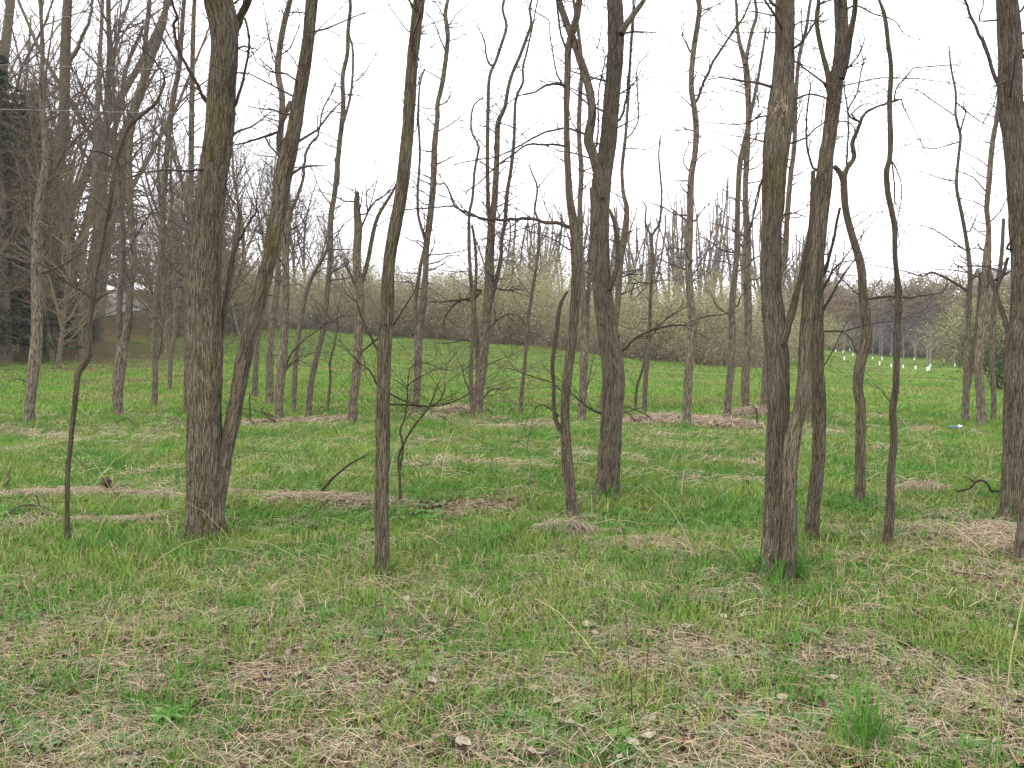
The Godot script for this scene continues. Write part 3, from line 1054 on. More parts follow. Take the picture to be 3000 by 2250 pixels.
	tree("thin wavy dark tree with rough bark standing alone in straw-littered grass", [
		[2598,1606,29, 2606,1520,26, 2608,1500,25, 2610,1383,22, 2619,1292,20, 2615,1202,20, 2624,1134,20, 2626,1066,19, 2628,976,20, 2633,863,22, 2626,795,17, 2622,750,16, 2619,655,15, 2601,565,16, 2597,506,17, 2608,452,15, 2608,362,15, 2606,294,15, 2610,203,14, 2601,113,13, 2592,45,12, 2576,0,9, 2565,-40,7]],
		[[5,4, 2612,470, 2618,520, 2621,590], [4,3, 2616,475, 2638,530, 2641,580, 2628,650], [3,2, 2606,1175, 2592,1158, 2579,1141], [3,2, 2608,235, 2620,230]],
		{"tone": 0.92, "dens": 0.45, "reach": 0.5})
	tree("broad grey-brown trunk with knots, its foot in tall dry grass by a dark branch", [
		[2978,1525,92, 2977,1480,84, 2978,1400,78, 2980,1300,76, 2983,1100,72, 2985,1000,70, 2996,930,66, 2996,750,66, 2986,542,66, 2978,430,65, 2965,340,66, 2961,271,63, 2959,136,63, 2951,0,57, 2947,-100,52],
		[2975,1000,20, 2954,967,15, 2931,899,14, 2909,831,13, 2900,800,11]],
		[[12,6, 2927,244, 2900,181, 2877,118, 2850,59, 2827,0, 2820,-20], [11,9, 2915,845, 2941,800, 2952,755], [9,5, 2990,150, 3010,190], [6,3, 2925,820, 2950,800, 2975,790], [5,3, 2870,60, 2880,20, 2882,-10], [8,5, 2950,730, 2963,705]],
		{"tone": 1.0, "dens": 0.4, "reach": 0.7, "clear": 3.0})
	tree("trunk half outside the view, its split foot among dry stalks", [
		[3003,1650,58, 3004,1600,54, 3010,1500,48, 3030,1300,46, 3050,1000,44, 3075,600,40, 3090,200,36, 3095,-50,32]], [], {"tone": 1.0, "clear": 3.0})
	# --- the row behind, about fifteen metres off
	tree("brown leaning trunk near the wood edge, dark scar along its side", [
		[84,1240,33, 88,1179,30, 100,1067,36, 108,976,33, 108,886,33, 108,795,33, 110,700,31, 112,640,30, 120,570,28, 135,480,24, 130,380,20, 120,280,16, 125,150,12, 118,0,9],
		[118,600,20, 135,550,18, 160,490,15, 200,430,12, 250,380,9, 300,330,6]],
		[[6,3, 95,560, 70,530, 40,500, 10,480], [6,3, 130,800, 180,780, 240,740], [5,3, 80,1120, 55,1110], [6,3, 95,860, 60,830, 20,815]], {"moss": 0.2, "dens": 1.3, "twig": Color(0.10, 0.075, 0.062)})
	tree("twin-stemmed tree dividing at chest height in front of the lane", [
		[348,1220,26, 344,1157,31, 350,1089,35, 357,1040,34, 366,985,23, 375,931,20, 382,840,20, 391,750,20, 382,630,19, 380,540,18, 380,430,17, 393,325,16, 420,226,15, 425,135,14, 434,45,13, 438,0,12],
		[352,1050,20, 349,990,18, 348,953,18, 352,863,17, 357,795,16, 360,700,15, 350,560,13, 340,430,11, 335,330,9, 330,200,7]],
		[[5,2, 395,700, 430,640, 470,600], [5,2, 380,480, 420,420, 470,380], [4,2, 368,1020, 385,960, 388,900]], {"dens": 1.3, "twig": Color(0.10, 0.075, 0.062)})
	tree("straight slim trunk between twin-stemmed tree and the thick mossy one", [
		[452,1189,20, 455,1100,18, 451,976,19, 457,886,18, 466,795,17, 475,700,19, 479,588,19, 493,407,18, 506,294,17, 524,203,16, 533,90,14, 540,0,13]],
		[[4,2, 465,1050, 478,960, 482,900], [5,2, 500,350, 540,300, 590,250], [5,2, 490,430, 450,380, 420,330]], {"dens": 1.3, "twig": Color(0.10, 0.075, 0.062)})
	tree("thin kinked tree in shade at the foot of the wooded slope", [
		[497,1143,13, 501,1044,13, 509,1000,14, 514,931,13, 510,840,13, 511,760,12, 505,650,10, 500,520,8, 505,400,6]], [[3,2, 512,1000, 524,975, 528,960]], {"dens": 1.2})
	tree("slim trunk half hidden behind the thick mossy one", [
		[545,1211,15, 547,1000,15, 543,800,18, 549,750,18, 558,600,18, 560,450,17, 562,300,16, 565,130,14, 570,0,12]], [], {"dens": 1.3})
	tree("straight trunk standing behind the slanting second stem of the mossy tree", [
		[746,1166,18, 750,1060,17, 757,980,16, 775,880,15, 800,780,14, 830,650,12, 850,520,10]], [], {"dens": 1.0})
	tree("pair of stems joined at the foot, dead brush piled against them", [
		[818,1236,24, 818,1150,27, 828,1050,28, 834,950,24, 838,840,22, 836,750,24, 838,700,24, 842,600,22, 835,500,20, 822,420,18, 827,294,19, 814,203,19, 828,90,18, 850,0,17, 860,-60,14],
		[791,1186,26, 790,1100,23, 793,1000,22, 800,930,20, 812,840,18, 815,750,17, 822,640,14, 815,520,10]],
		[[11,4, 848,640, 868,580, 886,530, 895,452, 915,415, 931,398, 945,325, 967,280], [7,3, 814,1152, 832,1098, 850,1044, 886,999, 940,962, 1000,926], [5,3, 836,1085, 860,1060, 882,1044], [5,2, 815,200, 790,120, 780,60, 770,0], [5,2, 820,160, 850,140, 880,60, 860,0]],
		{"feet": [1], "tone": 1.05})
	tree("thin tree curving away to the right above the grass", [
		[861,1207,15, 864,1100,16, 873,1000,17, 885,920,14, 900,850,12, 925,790,11, 950,750,10, 965,700,9, 975,620,7, 985,540,6]], [], {"dens": 1.3})
	tree("smooth grey-brown tree curving rightwards then up, high fork", [
		[904,1230,20, 910,1134,18, 925,1060,18, 945,976,17, 954,908,16, 961,840,17, 968,750,17, 970,633,17, 981,565,16, 995,420,16, 1006,316,15, 1004,226,14, 1018,158,13, 1020,90,12, 1027,20,11, 1024,-20,10],
		[1000,380,8, 1015,330,8, 1030,260,8, 1034,150,7, 1020,95,6]],
		[[4,2, 1030,240, 1060,225, 1100,160], [4,2, 970,600, 940,560, 915,500], [5,2, 965,800, 1010,780, 1050,740]], {})
	tree("dark knobbly sapling on its own in the grass", [[960,1204,8, 968,1110,8, 967,1060,7, 980,1010,6, 985,980,5, 990,940,3]], [], {"clear": 0.3, "dens": 1.2, "reach": 0.5, "name": "sapling", "cat": "sapling"})
	tree("snapped-off tree with a jagged broken top", [
		[1032,1245,32, 1035,1170,28, 1045,1089,28, 1050,1000,26, 1054,931,28, 1055,860,26, 1048,800,26, 1045,750,26, 1050,669,25, 1045,610,21, 1046,580,17, 1047,561,10],
		[1055,840,14, 1063,822,14, 1081,750,14, 1090,700,14, 1108,633,12, 1149,565,9, 1160,540,5]],
		[[7,4, 1058,668, 1066,650, 1079,620, 1100,590, 1130,570], [8,5, 1048,850, 1030,810, 1018,785], [5,3, 1075,625, 1074,590, 1072,565], [4,2, 1060,660, 1085,600, 1105,520, 1100,470]], {"clear": 3.2, "dens": 0.7})
	tree("pale wavy tree with a slender side stem rising from its lower fork", [
		[1217,1209,22, 1222,1130,22, 1225,1066,24, 1226,990,27, 1232,931,23, 1240,886,21, 1247,795,18, 1248,750,18, 1251,700,20, 1258,655,20, 1269,542,19, 1273,430,18, 1282,339,15, 1281,307,14, 1294,253,15, 1305,181,14, 1312,104,14, 1305,45,13, 1312,0,10],
		[1218,960,16, 1215,910,13, 1217,886,12, 1226,818,12, 1235,764,11, 1245,720,9],
		[1250,720,12, 1242,690,10, 1226,633,9, 1224,565,8, 1230,452,8, 1226,339,7, 1230,249,6, 1244,203,5]],
		[[5,2, 1305,150, 1285,100, 1265,55, 1243,35], [4,2, 1315,75, 1340,40, 1385,0], [4,2, 1300,50, 1285,20, 1268,0], [5,3, 1285,310, 1310,298, 1320,270], [4,2, 1305,80, 1340,80, 1360,72]], {"tone": 1.12})
	tree("cluster tree of several stems with a dead drooping branch on its left", [
		[1402,1209,28, 1402,1150,30, 1412,1080,32, 1419,1000,30, 1425,930,27, 1433,850,30, 1434,795,28, 1434,750,28, 1438,700,25, 1440,655,23, 1449,588,20, 1456,452,17, 1459,362,16, 1479,316,12, 1488,262,11, 1502,212,10, 1520,172,10, 1542,113,10, 1556,68,8, 1552,27,7, 1560,-10,6],
		[1437,680,15, 1433,630,13, 1430,588,12, 1428,452,12, 1430,316,11, 1434,226,10, 1452,181,10, 1470,127,10, 1484,77,9, 1472,27,8, 1479,-10,7],
		[1430,910,15, 1452,830,14, 1463,780,13, 1468,750,12, 1470,700,12, 1479,655,12, 1486,565,12, 1497,497,11, 1506,407,10, 1511,294,9, 1533,240,8, 1531,203,7, 1542,158,6, 1560,77,5, 1575,0,4],
		[1386,1227,16, 1380,1134,13, 1381,1044,13, 1386,931,14, 1384,863,14, 1378,795,11, 1375,750,11, 1374,690,11, 1375,624,9, 1384,583,9, 1391,497,8, 1402,430,7, 1384,393,6, 1380,352,6, 1389,307,5, 1416,285,4],
		[1400,1090,14, 1396,1000,13, 1390,900,10, 1395,800,9, 1392,720,9, 1383,660,8]],
		[[9,3, 1410,850, 1395,868, 1360,878, 1330,880, 1290,885, 1255,885], [6,3, 1350,880, 1320,905, 1300,940, 1298,955], [7,5, 1440,838, 1465,848, 1490,850], [5,3, 1436,958, 1466,931, 1497,920, 1529,935, 1547,971], [5,4, 1416,1165, 1430,1150, 1440,1140, 1455,1140], [5,4, 1378,1150, 1365,1120, 1358,1102],
		[5,2, 1452,640, 1475,620, 1478,600], [4,2, 1425,1070, 1460,1055, 1500,1040], [4,2, 1378,995, 1320,1005, 1280,1005], [4,2, 1460,360, 1500,372, 1520,385], [6,3, 1428,180, 1420,120, 1405,90]],
		{"feet": [3], "dens": 1.2})
	tree("thin bending sapling-like tree in open grass before the hedge", [
		[1525,1217,13, 1530,1134,12, 1538,1066,11, 1540,1020,12, 1547,940,11, 1560,850,11, 1570,790,9, 1575,750,9, 1577,724,8, 1579,651,8, 1567,619,6, 1574,551,6, 1560,511,5, 1549,479,4]],
		[[4,2, 1542,1005, 1510,1000, 1480,990], [4,2, 1575,550, 1600,520, 1635,480]], {"clear": 1.5})
	tree("grey upright trunk just behind the slender tree with the dead side stem", [
		[1705,1240,26, 1707,1157,23, 1712,1066,24, 1712,976,24, 1709,886,20, 1705,795,18, 1700,750,18, 1700,678,17, 1699,600,16, 1703,500,16, 1697,407,14, 1697,339,14, 1701,262,13, 1705,200,12, 1700,140,11, 1690,60,10, 1680,0,9],
		[1713,1050,16, 1718,1000,15, 1722,900,13, 1727,800,13, 1729,750,12, 1735,650,10, 1730,550,8]], [[4,2, 1718,1140, 1730,1090, 1740,1040]], {"tone": 1.05})
	tree("pale tree hidden at its foot by the stout scarred trunk", [
		[1763,1208,19, 1775,1100,18, 1795,1000,18, 1808,900,20, 1815,800,20, 1820,750,18, 1832,660,18, 1836,610,16, 1826,565,12, 1822,500,11, 1828,440,11, 1832,407,10, 1840,294,9, 1845,200,8, 1850,100,7, 1856,0,5]],
		[[5,3, 1832,410, 1868,360, 1868,270, 1866,200, 1892,165], [4,2, 1832,435, 1860,435, 1900,437, 1930,415], [4,2, 1806,870, 1850,850, 1900,830, 1960,820], [4,2, 1815,800, 1860,805, 1930,800]], {"tone": 1.05})
	tree("slim young tree forking into a narrow Y above the hedge", [
		[1888,1208,15, 1890,1134,15, 1895,1066,14, 1902,976,13, 1905,886,11, 1909,800,10, 1912,750,10, 1910,690,9, 1930,660,8, 1937,610,7, 1938,560,6, 1933,500,6, 1930,450,5, 1935,395,4],
		[1909,700,7, 1900,675,6, 1890,650,6, 1893,605,5, 1880,590,4]], [[5,2, 1900,1000, 1940,945, 1990,905], [4,2, 1905,970, 1960,930, 2010,900], [4,2, 1860,830, 1850,880, 1900,830]], {"clear": 1.6})
	tree("crooked knee-high-bent sapling beside the slim forked tree", [[1861,1202,9, 1866,1134,8, 1880,1090,8, 1890,1050,6, 1893,1010,4]], [], {"clear": 0.3, "reach": 0.4, "name": "sapling", "cat": "sapling"})
	tree("upright trunk with a splintered stub, rising from a brush heap", [
		[2011,1254,28, 2013,1202,27, 2017,1112,27, 2022,1021,26, 2030,953,28, 2024,886,24, 2018,795,22, 2018,750,22, 2022,633,22, 2025,520,20, 2036,452,18, 2040,384,18, 2034,316,17, 2025,249,17, 2031,158,17, 2043,77,16, 2050,23,15, 2045,0,14, 2040,-50,12],
		[2032,960,18, 2042,940,15, 2050,922,11]],
		[[9,5, 2041,298, 2063,240, 2090,181, 2127,122, 2158,77, 2181,45, 2199,0], [6,4, 2022,150, 2010,125, 2000,108], [5,3, 2050,930, 2090,925, 2130,920], [6,3, 2040,645, 2050,625, 2060,615], [5,3, 2018,500, 2010,490, 2000,470, 2015,430], [4,2, 2035,800, 2070,740, 2120,700]], {"tone": 1.02})
	tree("slim trunk leaning right at the end of a brush heap", [
		[2129,1236,26, 2134,1157,23, 2143,1066,22, 2146,976,22, 2144,908,20, 2152,818,18, 2158,750,17, 2160,700,17, 2161,610,16, 2167,488,17, 2176,440,16, 2185,400,14, 2200,330,12, 2215,260,10, 2230,180,8, 2245,80,6]],
		[[5,2, 2135,920, 2100,900, 2090,870], [5,2, 2152,740, 2110,730, 2070,700, 2040,690], [5,3, 2160,900, 2168,870]], {"tone": 0.98})
	tree("straight trunk with a high narrow fork, a tuft of straw at its foot", [
		[2183,1204,27, 2183,1112,26, 2189,1021,25, 2192,931,24, 2189,840,22, 2187,750,21, 2190,678,20, 2183,588,16, 2188,452,18, 2192,362,17, 2192,294,17, 2189,235,20, 2183,181,18, 2167,127,12, 2160,77,10, 2156,0,9],
		[2183,190,14, 2192,140,12, 2203,90,11, 2217,45,9, 2212,0,8]],
		[[6,3, 2195,680, 2205,640, 2220,560, 2230,530], [4,2, 2150,120, 2110,90, 2080,30], [4,2, 2200,430, 2215,410, 2222,300, 2215,240]], {"tone": 1.02})
	tree("trunk leaning behind the right mossy tree and showing again beyond it", [
		[2237,1208,23, 2243,1100,21, 2252,1000,20, 2275,850,18, 2300,750,17, 2305,660,16, 2310,588,16, 2318,500,15, 2327,430,14, 2332,271,12, 2343,158,12, 2361,90,10, 2375,0,9]], [[5,2, 2350,120, 2348,60, 2350,0], [5,3, 2326,390, 2345,330], [5,2, 2318,545, 2345,530]], {"tone": 1.02})
	tree("thin trunk seen in the gap between the two close dark trunks", [
		[2371,1240,18, 2373,1150,17, 2378,1000,16, 2385,850,14, 2395,700,12, 2400,550,9]], [], {"dens": 0.6})
	tree("wavy grey tree with a long arching limb to the left", [
		[2827,1239,23, 2830,1157,21, 2833,1066,20, 2835,976,18, 2838,886,18, 2842,818,15, 2838,750,14, 2827,678,12, 2814,610,11, 2802,542,10, 2809,452,9, 2814,398,9, 2800,339,8, 2800,271,7, 2787,203,6, 2780,136,4],
		[2834,1145,13, 2845,1093,12, 2859,976,12, 2868,886,11, 2872,800,9]],
		[[8,2, 2829,849, 2778,818, 2728,797, 2705,809, 2633,791, 2542,773], [5,2, 2827,732, 2769,692, 2719,665, 2669,658], [5,3, 2814,390, 2822,350, 2830,330, 2822,310], [4,2, 2802,300, 2850,340, 2905,375], [4,2, 2800,340, 2740,300, 2690,265, 2640,255], [5,3, 2840,680, 2862,630], [4,2, 2797,420, 2740,435, 2690,430], [4,2, 2795,530, 2750,520, 2690,500]], {"tone": 1.1})
	tree("grey tree thickening midway, with a small dark hole near its foot", [
		[2875,1249,30, 2873,1157,26, 2867,1066,25, 2877,976,28, 2888,886,31, 2890,818,28, 2892,750,24, 2897,678,15, 2891,610,15, 2897,542,16, 2902,475,16, 2909,407,15, 2918,362,14, 2925,300,12, 2935,200,11, 2945,80,9]], [[5,3, 2900,650, 2930,620, 2945,590], [5,2, 2888,560, 2850,520, 2800,500]], {"tone": 1.12})
	tree("thin grey stem beside the tree with the dark hole", [
		[2909,1239,17, 2912,1157,16, 2905,1066,16, 2908,976,18, 2915,886,18, 2925,820,14, 2935,740,12, 2940,640,10]], [], {"tone": 1.1})
	# --- big grey trees in the wood on the left
	var wt := Color(0.12, 0.105, 0.09)
	for s in [
		["tall straight forest tree by the lane", [145,1040,36, 150,900,34, 150,750,34, 160,560,32, 185,380,30, 190,200,30, 195,60,27, 200,-60,24], [[16,6, 190,210, 215,160, 240,110, 262,60, 270,0]]],
		["forest tree leaning to the right, forked low beside the lane", [285,1005,40, 290,900,36, 300,800,34, 330,600,32, 360,420,28, 400,300,26, 440,180,22, 480,60,18, 490,-40,15], [[12,5, 340,540, 330,420, 300,300, 290,180]]],
		["tall forest tree at the dark wood's edge before conifers", [20,965,42, 25,800,36, 30,600,34, 20,400,32, 5,250,30, 20,100,26, 35,-40,24], [[14,5, 20,420, 60,330, 80,200, 90,60]]],
		["slanting forest tree crossing behind the upright trunks", [60,985,32, 130,800,28, 230,560,25, 330,330,22, 420,170,18, 500,0,12], [[9,4, 250,520, 300,400, 330,260], [8,3, 320,350, 400,280, 470,190]]],
		["thin forest tree just left of the forked leaning one", [236,1062,17, 235,900,16, 245,750,15, 270,560,14, 280,400,13, 290,200,12, 300,0,10], []],
		["slender slanting forest tree with pale upper limbs", [180,1010,24, 215,820,22, 260,620,20, 300,480,18, 350,330,15, 370,200,12, 420,80,8], [[8,3, 300,470, 290,330, 300,200]]]]:
		tree(s[0], [s[1]], s[2], {"mat": "bark_pale", "dens": 1.5, "reach": 2.2, "twig": wt, "clear": 4.0, "step": 0.3})

	# parts that single trees have: the bare patch and the hole
	var sc := mb()
	var ydepth := -yt.position.z
	for i in 70:
		var px := 2268.0 + rng.randf() * 54.0
		var py := 298.0 + rng.randfn(0, 14.0) + (12.0 if px < 2285.0 else 0.0)
		var q := at(px, py, ydepth) - yt.position
		var c := Vector3.ZERO
		var r := 0.1
		for e in ypath[0].size():
			if ypath[0][e].y > q.y:
				c = ypath[0][e]; r = ypath[1][e]
				break
		var off := clampf((q.x - c.x) / r, -0.95, 0.95)
		var p := Vector3(c.x + off * r, q.y, c.z + sqrt(1.0 - off * off) * r * 1.03)
		var h := rng.randf_range(0.015, 0.05)
		var v := rng.randf_range(0.6, 1.15)
		sc.tube(PackedVector3Array([p + Vector3(0, -h, -0.004), p + Vector3(rng.randfn(0, 0.003), 0, 0.003), p + Vector3(0, h, -0.006)]), PackedFloat32Array([0.002, 0.007, 0.002]), 5, Color(0.25 * v, 0.195 * v, 0.14 * v))
	var sco := put(sc, "bare_patch", M.straw, yt)
	sco.set_meta("label", "pale bare wood where bark has come off")

func background() -> void:
	# ------------ conifers and leafless trees of the wood on the left
	var sp := [spruce(501, 13.0, 3.0, Color(0.042, 0.062, 0.024), "dark green spruce standing in the wood by the lane", "spruces in the wood"),
		spruce(502, 12.0, 3.3, Color(0.135, 0.125, 0.050), "olive brown conifer standing in the wood beyond the lane", "olive conifers in the wood"),
		spruce(503, 11.0, 2.6, Color(0.038, 0.054, 0.026), "dark green spruce standing in the wood by the lane", "spruces in the wood")]
	var ps := [[20, 29, 0, .75], [75, 33, 2, .85], [-60, 30, 2, .85], [118, 36, 0, .75], [-110, 38, 2, 1.0], [-60, 44, 0, 1.0], [60, 43, 2, 1.0], [130, 48, 0, .95], [95, 50, 2, 1.1], [170, 57, 0, .9], [-170, 46, 0, 1.1], [300, 84, 0, 1.0], [590, 66, 1, .7], [640, 74, 1, .65], [700, 72, 1, .55], [-280, 55, 2, 1.2], [30, 64, 0, 1.1], [-380, 48, 0, 1.1], [370, 90, 0, 1.15], [-10, 56, 0, 1.1], [160, 66, 2, 1.2], [90, 60, 0, 1.0], [660, 62, 1, .75]]
	rng.seed = 61
	var first := [true, true, true]
	for q in ps:
		var k: int = q[2]
		var p := spot(q[0], q[1])
		if first[k]:
			first[k] = false
			sp[k].position = p
			sp[k].scale = Vector3.ONE * q[3]
		else:
			copy(sp[k], p, rng.randf() * TAU, Vector3(1, rng.randf_range(0.9, 1.1), 1) * q[3])
	var gt := []
	gt.append(grown("forest_tree", "leafless reddish twiggy tree at the edge of the wood", "twiggy trees at the wood edge", 601, 8.5, 0.10, Vector3(0.05, 0, 0), 30, 0.16, 0.9, 0.75, 2, 1.3, 0.42, "bark_far", Color(0.125, 0.082, 0.058), 2, Color(0.17, 0.12, 0.065), 2600, 0.55))
	gt.append(grown("forest_tree", "leafless olive-brown twiggy tree at the edge of the wood", "twiggy trees at the wood edge", 602, 7.5, 0.09, Vector3(-0.06, 0, 0.03), 28, 0.14, 1.0, 0.6, 2, 1.3, 0.45, "bark_far", Color(0.15, 0.12, 0.08), 2, Color(0.18, 0.13, 0.07), 2600, 0.55))
	gt.append(grown("forest_tree", "tall grey leafless tree in the wood", "tall grey trees of the wood", 603, 15.0, 0.19, Vector3(0.16, 0, 0), 38, 0.25, 0.7, 1.0, 2, 1.4, 0.40, "bark_pale", Color(0.13, 0.108, 0.084), 3))
	gt.append(grown("forest_tree", "tall grey leafless tree in the wood", "tall grey trees of the wood", 604, 14.0, 0.15, Vector3(0.02, 0, 0.04), 36, 0.3, 0.6, 1.0, 2, 1.4, 0.38, "bark_pale", Color(0.13, 0.108, 0.084), 2))
	rng.seed = 62
	var pl := [[470, 55, 0], [520, 60, 1], [575, 56, 0], [490, 42, 1], [395, 66, 0], [455, 62, 1], [500, 52, 0], [430, 72, 1], [545, 44, 1], [350, 74, 0], [600, 46, 0], [150, 30, 0], [225, 31, 1], [-90, 27, 0], [480, 33, 1], [560, 36, 0], [640, 42, 1], [-200, 25, 1], [70, 40, 0], [700, 46, 0], [170, 27, 1], [520, 46, 0], [610, 50, 1],
		[-40, 34, 2], [110, 40, 3], [235, 33, 2], [560, 52, 3], [660, 56, 3], [-160, 38, 3], [20, 45, 2], [500, 58, 3], [180, 47, 2], [730, 62, 3]]
	var f2 := [true, true, true, true]
	for q in pl:
		var k: int = q[2]
		var p := spot(q[0], q[1])
		if f2[k]:
			f2[k] = false
			gt[k].position = p
		else:
			var s := rng.randf_range(0.8, 1.15)
			copy(gt[k], p, rng.randfn(0.0, 0.5) if k == 2 else rng.randf() * TAU, Vector3(s, s * rng.randf_range(0.9, 1.1), s))
	#print("wood ", Time.get_ticks_msec())

	# ------------ hedge between the field and the far grove
	var hl := "dense budding shrub, %s, in the long hedge behind the field"
	var hg := "shrubs of the long hedge"
	var hs := []
	for k in 5:
		hs.append(shrub("hedge_shrub", hl % ["olive", "tan", "yellow-green", "brownish", "pale olive"][k], hg, 700 + k, 3.2, 1.7, 24, 6500, [Color(0.31, 0.295, 0.155), Color(0.315, 0.275, 0.165), Color(0.32, 0.315, 0.15), Color(0.28, 0.24, 0.16), Color(0.31, 0.295, 0.165)][k], Color(0.22, 0.185, 0.135), 0.040, 0.14))
	var br := []
	for k in 2:
		br.append(shrub("bramble", "low brown leafless bramble at the foot of the hedge", "brambles along the hedge foot", 720 + k, 1.5, 1.6, 24, 260, Color(0.30, 0.245, 0.16), Color(0.21, 0.172, 0.12), 0.04, 0.0))
	var line := [[560, 45, 3.4], [690, 50, 3.6], [900, 60, 3.9], [1200, 64, 3.7], [1450, 57, 3.9], [1550, 55, 4.4], [1700, 50, 3.3], [1900, 46, 3.4], [2100, 42, 3.2], [2240, 42, 2.9], [2330, 47, 2.8]]
	rng.seed = 63
	var started := {}
	var px := 580.0
	while px < 2330.0:
		var i := 0
		while line[i + 1][0] < px: i += 1
		var u: float = (px - line[i][0]) / (line[i + 1][0] - line[i][0])
		var d: float = lerpf(line[i][1], line[i + 1][1], u)
		var H: float = lerpf(line[i][2], line[i + 1][2], u)
		for row in 3:
			var x := px + rng.randf_range(-14, 14)
			var p := spot(x, d + row * 2.2 + rng.randf_range(-0.6, 0.6))
			var k := rng.randi_range(0, 4)
			var s := H / 3.2 * rng.randf_range(0.58, 1.18) * (0.78 + 0.12 * row)
			var sc := Vector3(s * rng.randf_range(0.85, 1.2), s, s)
			if not started.has(k):
				started[k] = true
				hs[k].position = p; hs[k].scale = sc
			else:
				copy(hs[k], p, rng.randf() * TAU, sc)
		if rng.randf() < 0.8:
			var k := rng.randi_range(0, 1)
			var p := spot(px + rng.randf_range(-20, 20), d - 1.6 + rng.randf_range(-0.5, 0.5))
			var s := rng.randf_range(0.7, 1.3)
			if not started.has("b%d" % k):
				started["b%d" % k] = true
				br[k].position = p; br[k].scale = Vector3(s * 1.2, s, s)
			else:
				copy(br[k], p, rng.randf() * TAU, Vector3(s * 1.2, s, s))
		px += 2716.0 / d * 0.85
	#print("hedge ", Time.get_ticks_msec())

	# ------------ slim pale trees of the grove beyond the hedge
	var gv := []
	for k in 4:
		gv.append(grown("grove_tree", ["slim straight pole of a tree in the far grove behind the hedge", "slim forked tree in the far grove behind the hedge"][1 if k == 2 else 0], "slim trees of the far grove", 801 + k, 14.0, 0.17, Vector3(0.025 * (k - 1.5), 0, 0.02), 18, 0.34, 0.75, 1.0, 1, 1.4, 0.24, "bark_far", Color(0.11, 0.095, 0.08), 1 if k == 2 else 0, Color.BLACK, 0, 1.0, 0.28))
	rng.seed = 64
	for i in 135:
		var x := rng.randf_range(1440, 2430)
		var d := rng.randf_range(88, 124)
		if x < 1640: d = rng.randf_range(78, 96)
		var p := spot(x, d)
		var top := 575.0 + 55.0 * sin(x * 0.011) + rng.randf_range(-30, 60) + (70.0 if x < 1660 else 0.0) + (60.0 if x > 2250 else 0.0)
		var s := ((960.0 - top) / F * d + EYE - p.y) / 14.0
		var sc := Vector3(1, s, 1)
		if i < 4:
			gv[i].position = p; gv[i].scale = sc
		else:
			copy(gv[i % 4], p, rng.randf() * TAU, sc)
	# scattered leafless trees on the skyline left of the grove
	for q in [[905, 70, .85], [940, 76, .8], [985, 72, .72], [1030, 80, .66], [1168, 92, .58], [1085, 88, .5], [870, 66, .9], [1340, 95, .42], [830, 68, .95], [780, 64, 1.0]]:
		copy(gt[3], spot(q[0], q[1]), rng.randf() * TAU, Vector3(q[2], q[2], q[2]), "fine twiggy leafless tree on the skyline behind the hedge", "skyline trees behind the hedge")

	# ------------ far side of the field on the right
	var ob := grown("budding_tree", "orange-brown budding tree at the far side of the right field", "orange-brown trees beyond the right field", 901, 6.0, 0.09, Vector3(0.03, 0, 0), 26, 0.12, 1.0, 0.7, 2, 1.25, 0.5, "bark_far", Color(0.17, 0.125, 0.10), 2, Color(0.225, 0.172, 0.112), 11000, 1.7)
	var db := shrub("dark_thicket", "dark purplish leafless thicket behind the young orchard trees", "dark thickets behind the orchard", 902, 4.8, 2.4, 44, 1600, Color(0.10, 0.08, 0.075), Color(0.085, 0.07, 0.066), 0.06, 0.0)
	var ol := shrub("olive_shrub", "soft olive green shrub by the right field edge", "olive shrubs by the right field", 903, 3.4, 1.8, 24, 4200, Color(0.25, 0.25, 0.11), Color(0.17, 0.14, 0.10), 0.055, 0.05)
	rng.seed = 65
	var one := true
	for q in [[2360, 92, .95], [2420, 96, 1.0], [2455, 92, .95], [2510, 98, 1.0], [2560, 95, .95], [2600, 94, 1.08], [2640, 98, 1.1], [2700, 100, 1.1], [2760, 96, 1.2], [2800, 98, 1.15], [2870, 94, 1.1], [2930, 98, 1.2], [2990, 92, 1.1], [3050, 96, 1.1], [2310, 88, .8], [2480, 90, .7], [2850, 86, .9], [2390, 100, .95], [2480, 104, 1.05], [2535, 100, 1.0], [2580, 103, 1.15], [2620, 100, 1.0], [2670, 96, 1.1], [2730, 104, 1.2], [2780, 102, 1.2], [2835, 104, 1.2], [2900, 102, 1.2], [2960, 104, 1.2], [2440, 88, .8], [2540, 88, .75], [2330, 96, .95]]:
		var p := spot(q[0], q[1])
		if one:
			one = false
			ob.position = p; ob.scale = Vector3.ONE * q[2]
		else:
			copy(ob, p, rng.randf() * TAU, Vector3(1.1, 1, 1.1) * q[2])
	one = true
	for q in [[2640, 84, .95], [2690, 86, 1.0], [2740, 84, .95], [2600, 88, .85], [2780, 86, .9], [2560, 90, .7]]:
		var p := spot(q[0], q[1])
		if one:
			one = false
			db.position = p; db.scale = Vector3.ONE * q[2]
		else:
			copy(db, p, rng.randf() * TAU, Vector3(1.2, 1, 1.2) * q[2])
	one = true
	for q in [[2800, 66, 1.0], [2840, 62, 1.15], [2870, 66, 1.1], [2390, 80, .9], [2350, 76, .9], [2440, 84, .85], [2910, 60, 1.2], [2960, 58, 1.2], [2500, 88, .7], [2310, 56, .85], [2330, 64, .9], [3030, 56, 1.2], [2420, 92, 1.0], [2470, 94, 1.0], [2540, 94, 1.0], [2610, 96, 1.0], [2830, 80, 1.1], [2880, 82, 1.1]]:
		var p := spot(q[0], q[1])
		if one:
			one = false
			ol.position = p; ol.scale = Vector3.ONE * q[2]
		else:
			copy(ol, p, rng.randf() * TAU, Vector3.ONE * q[2])
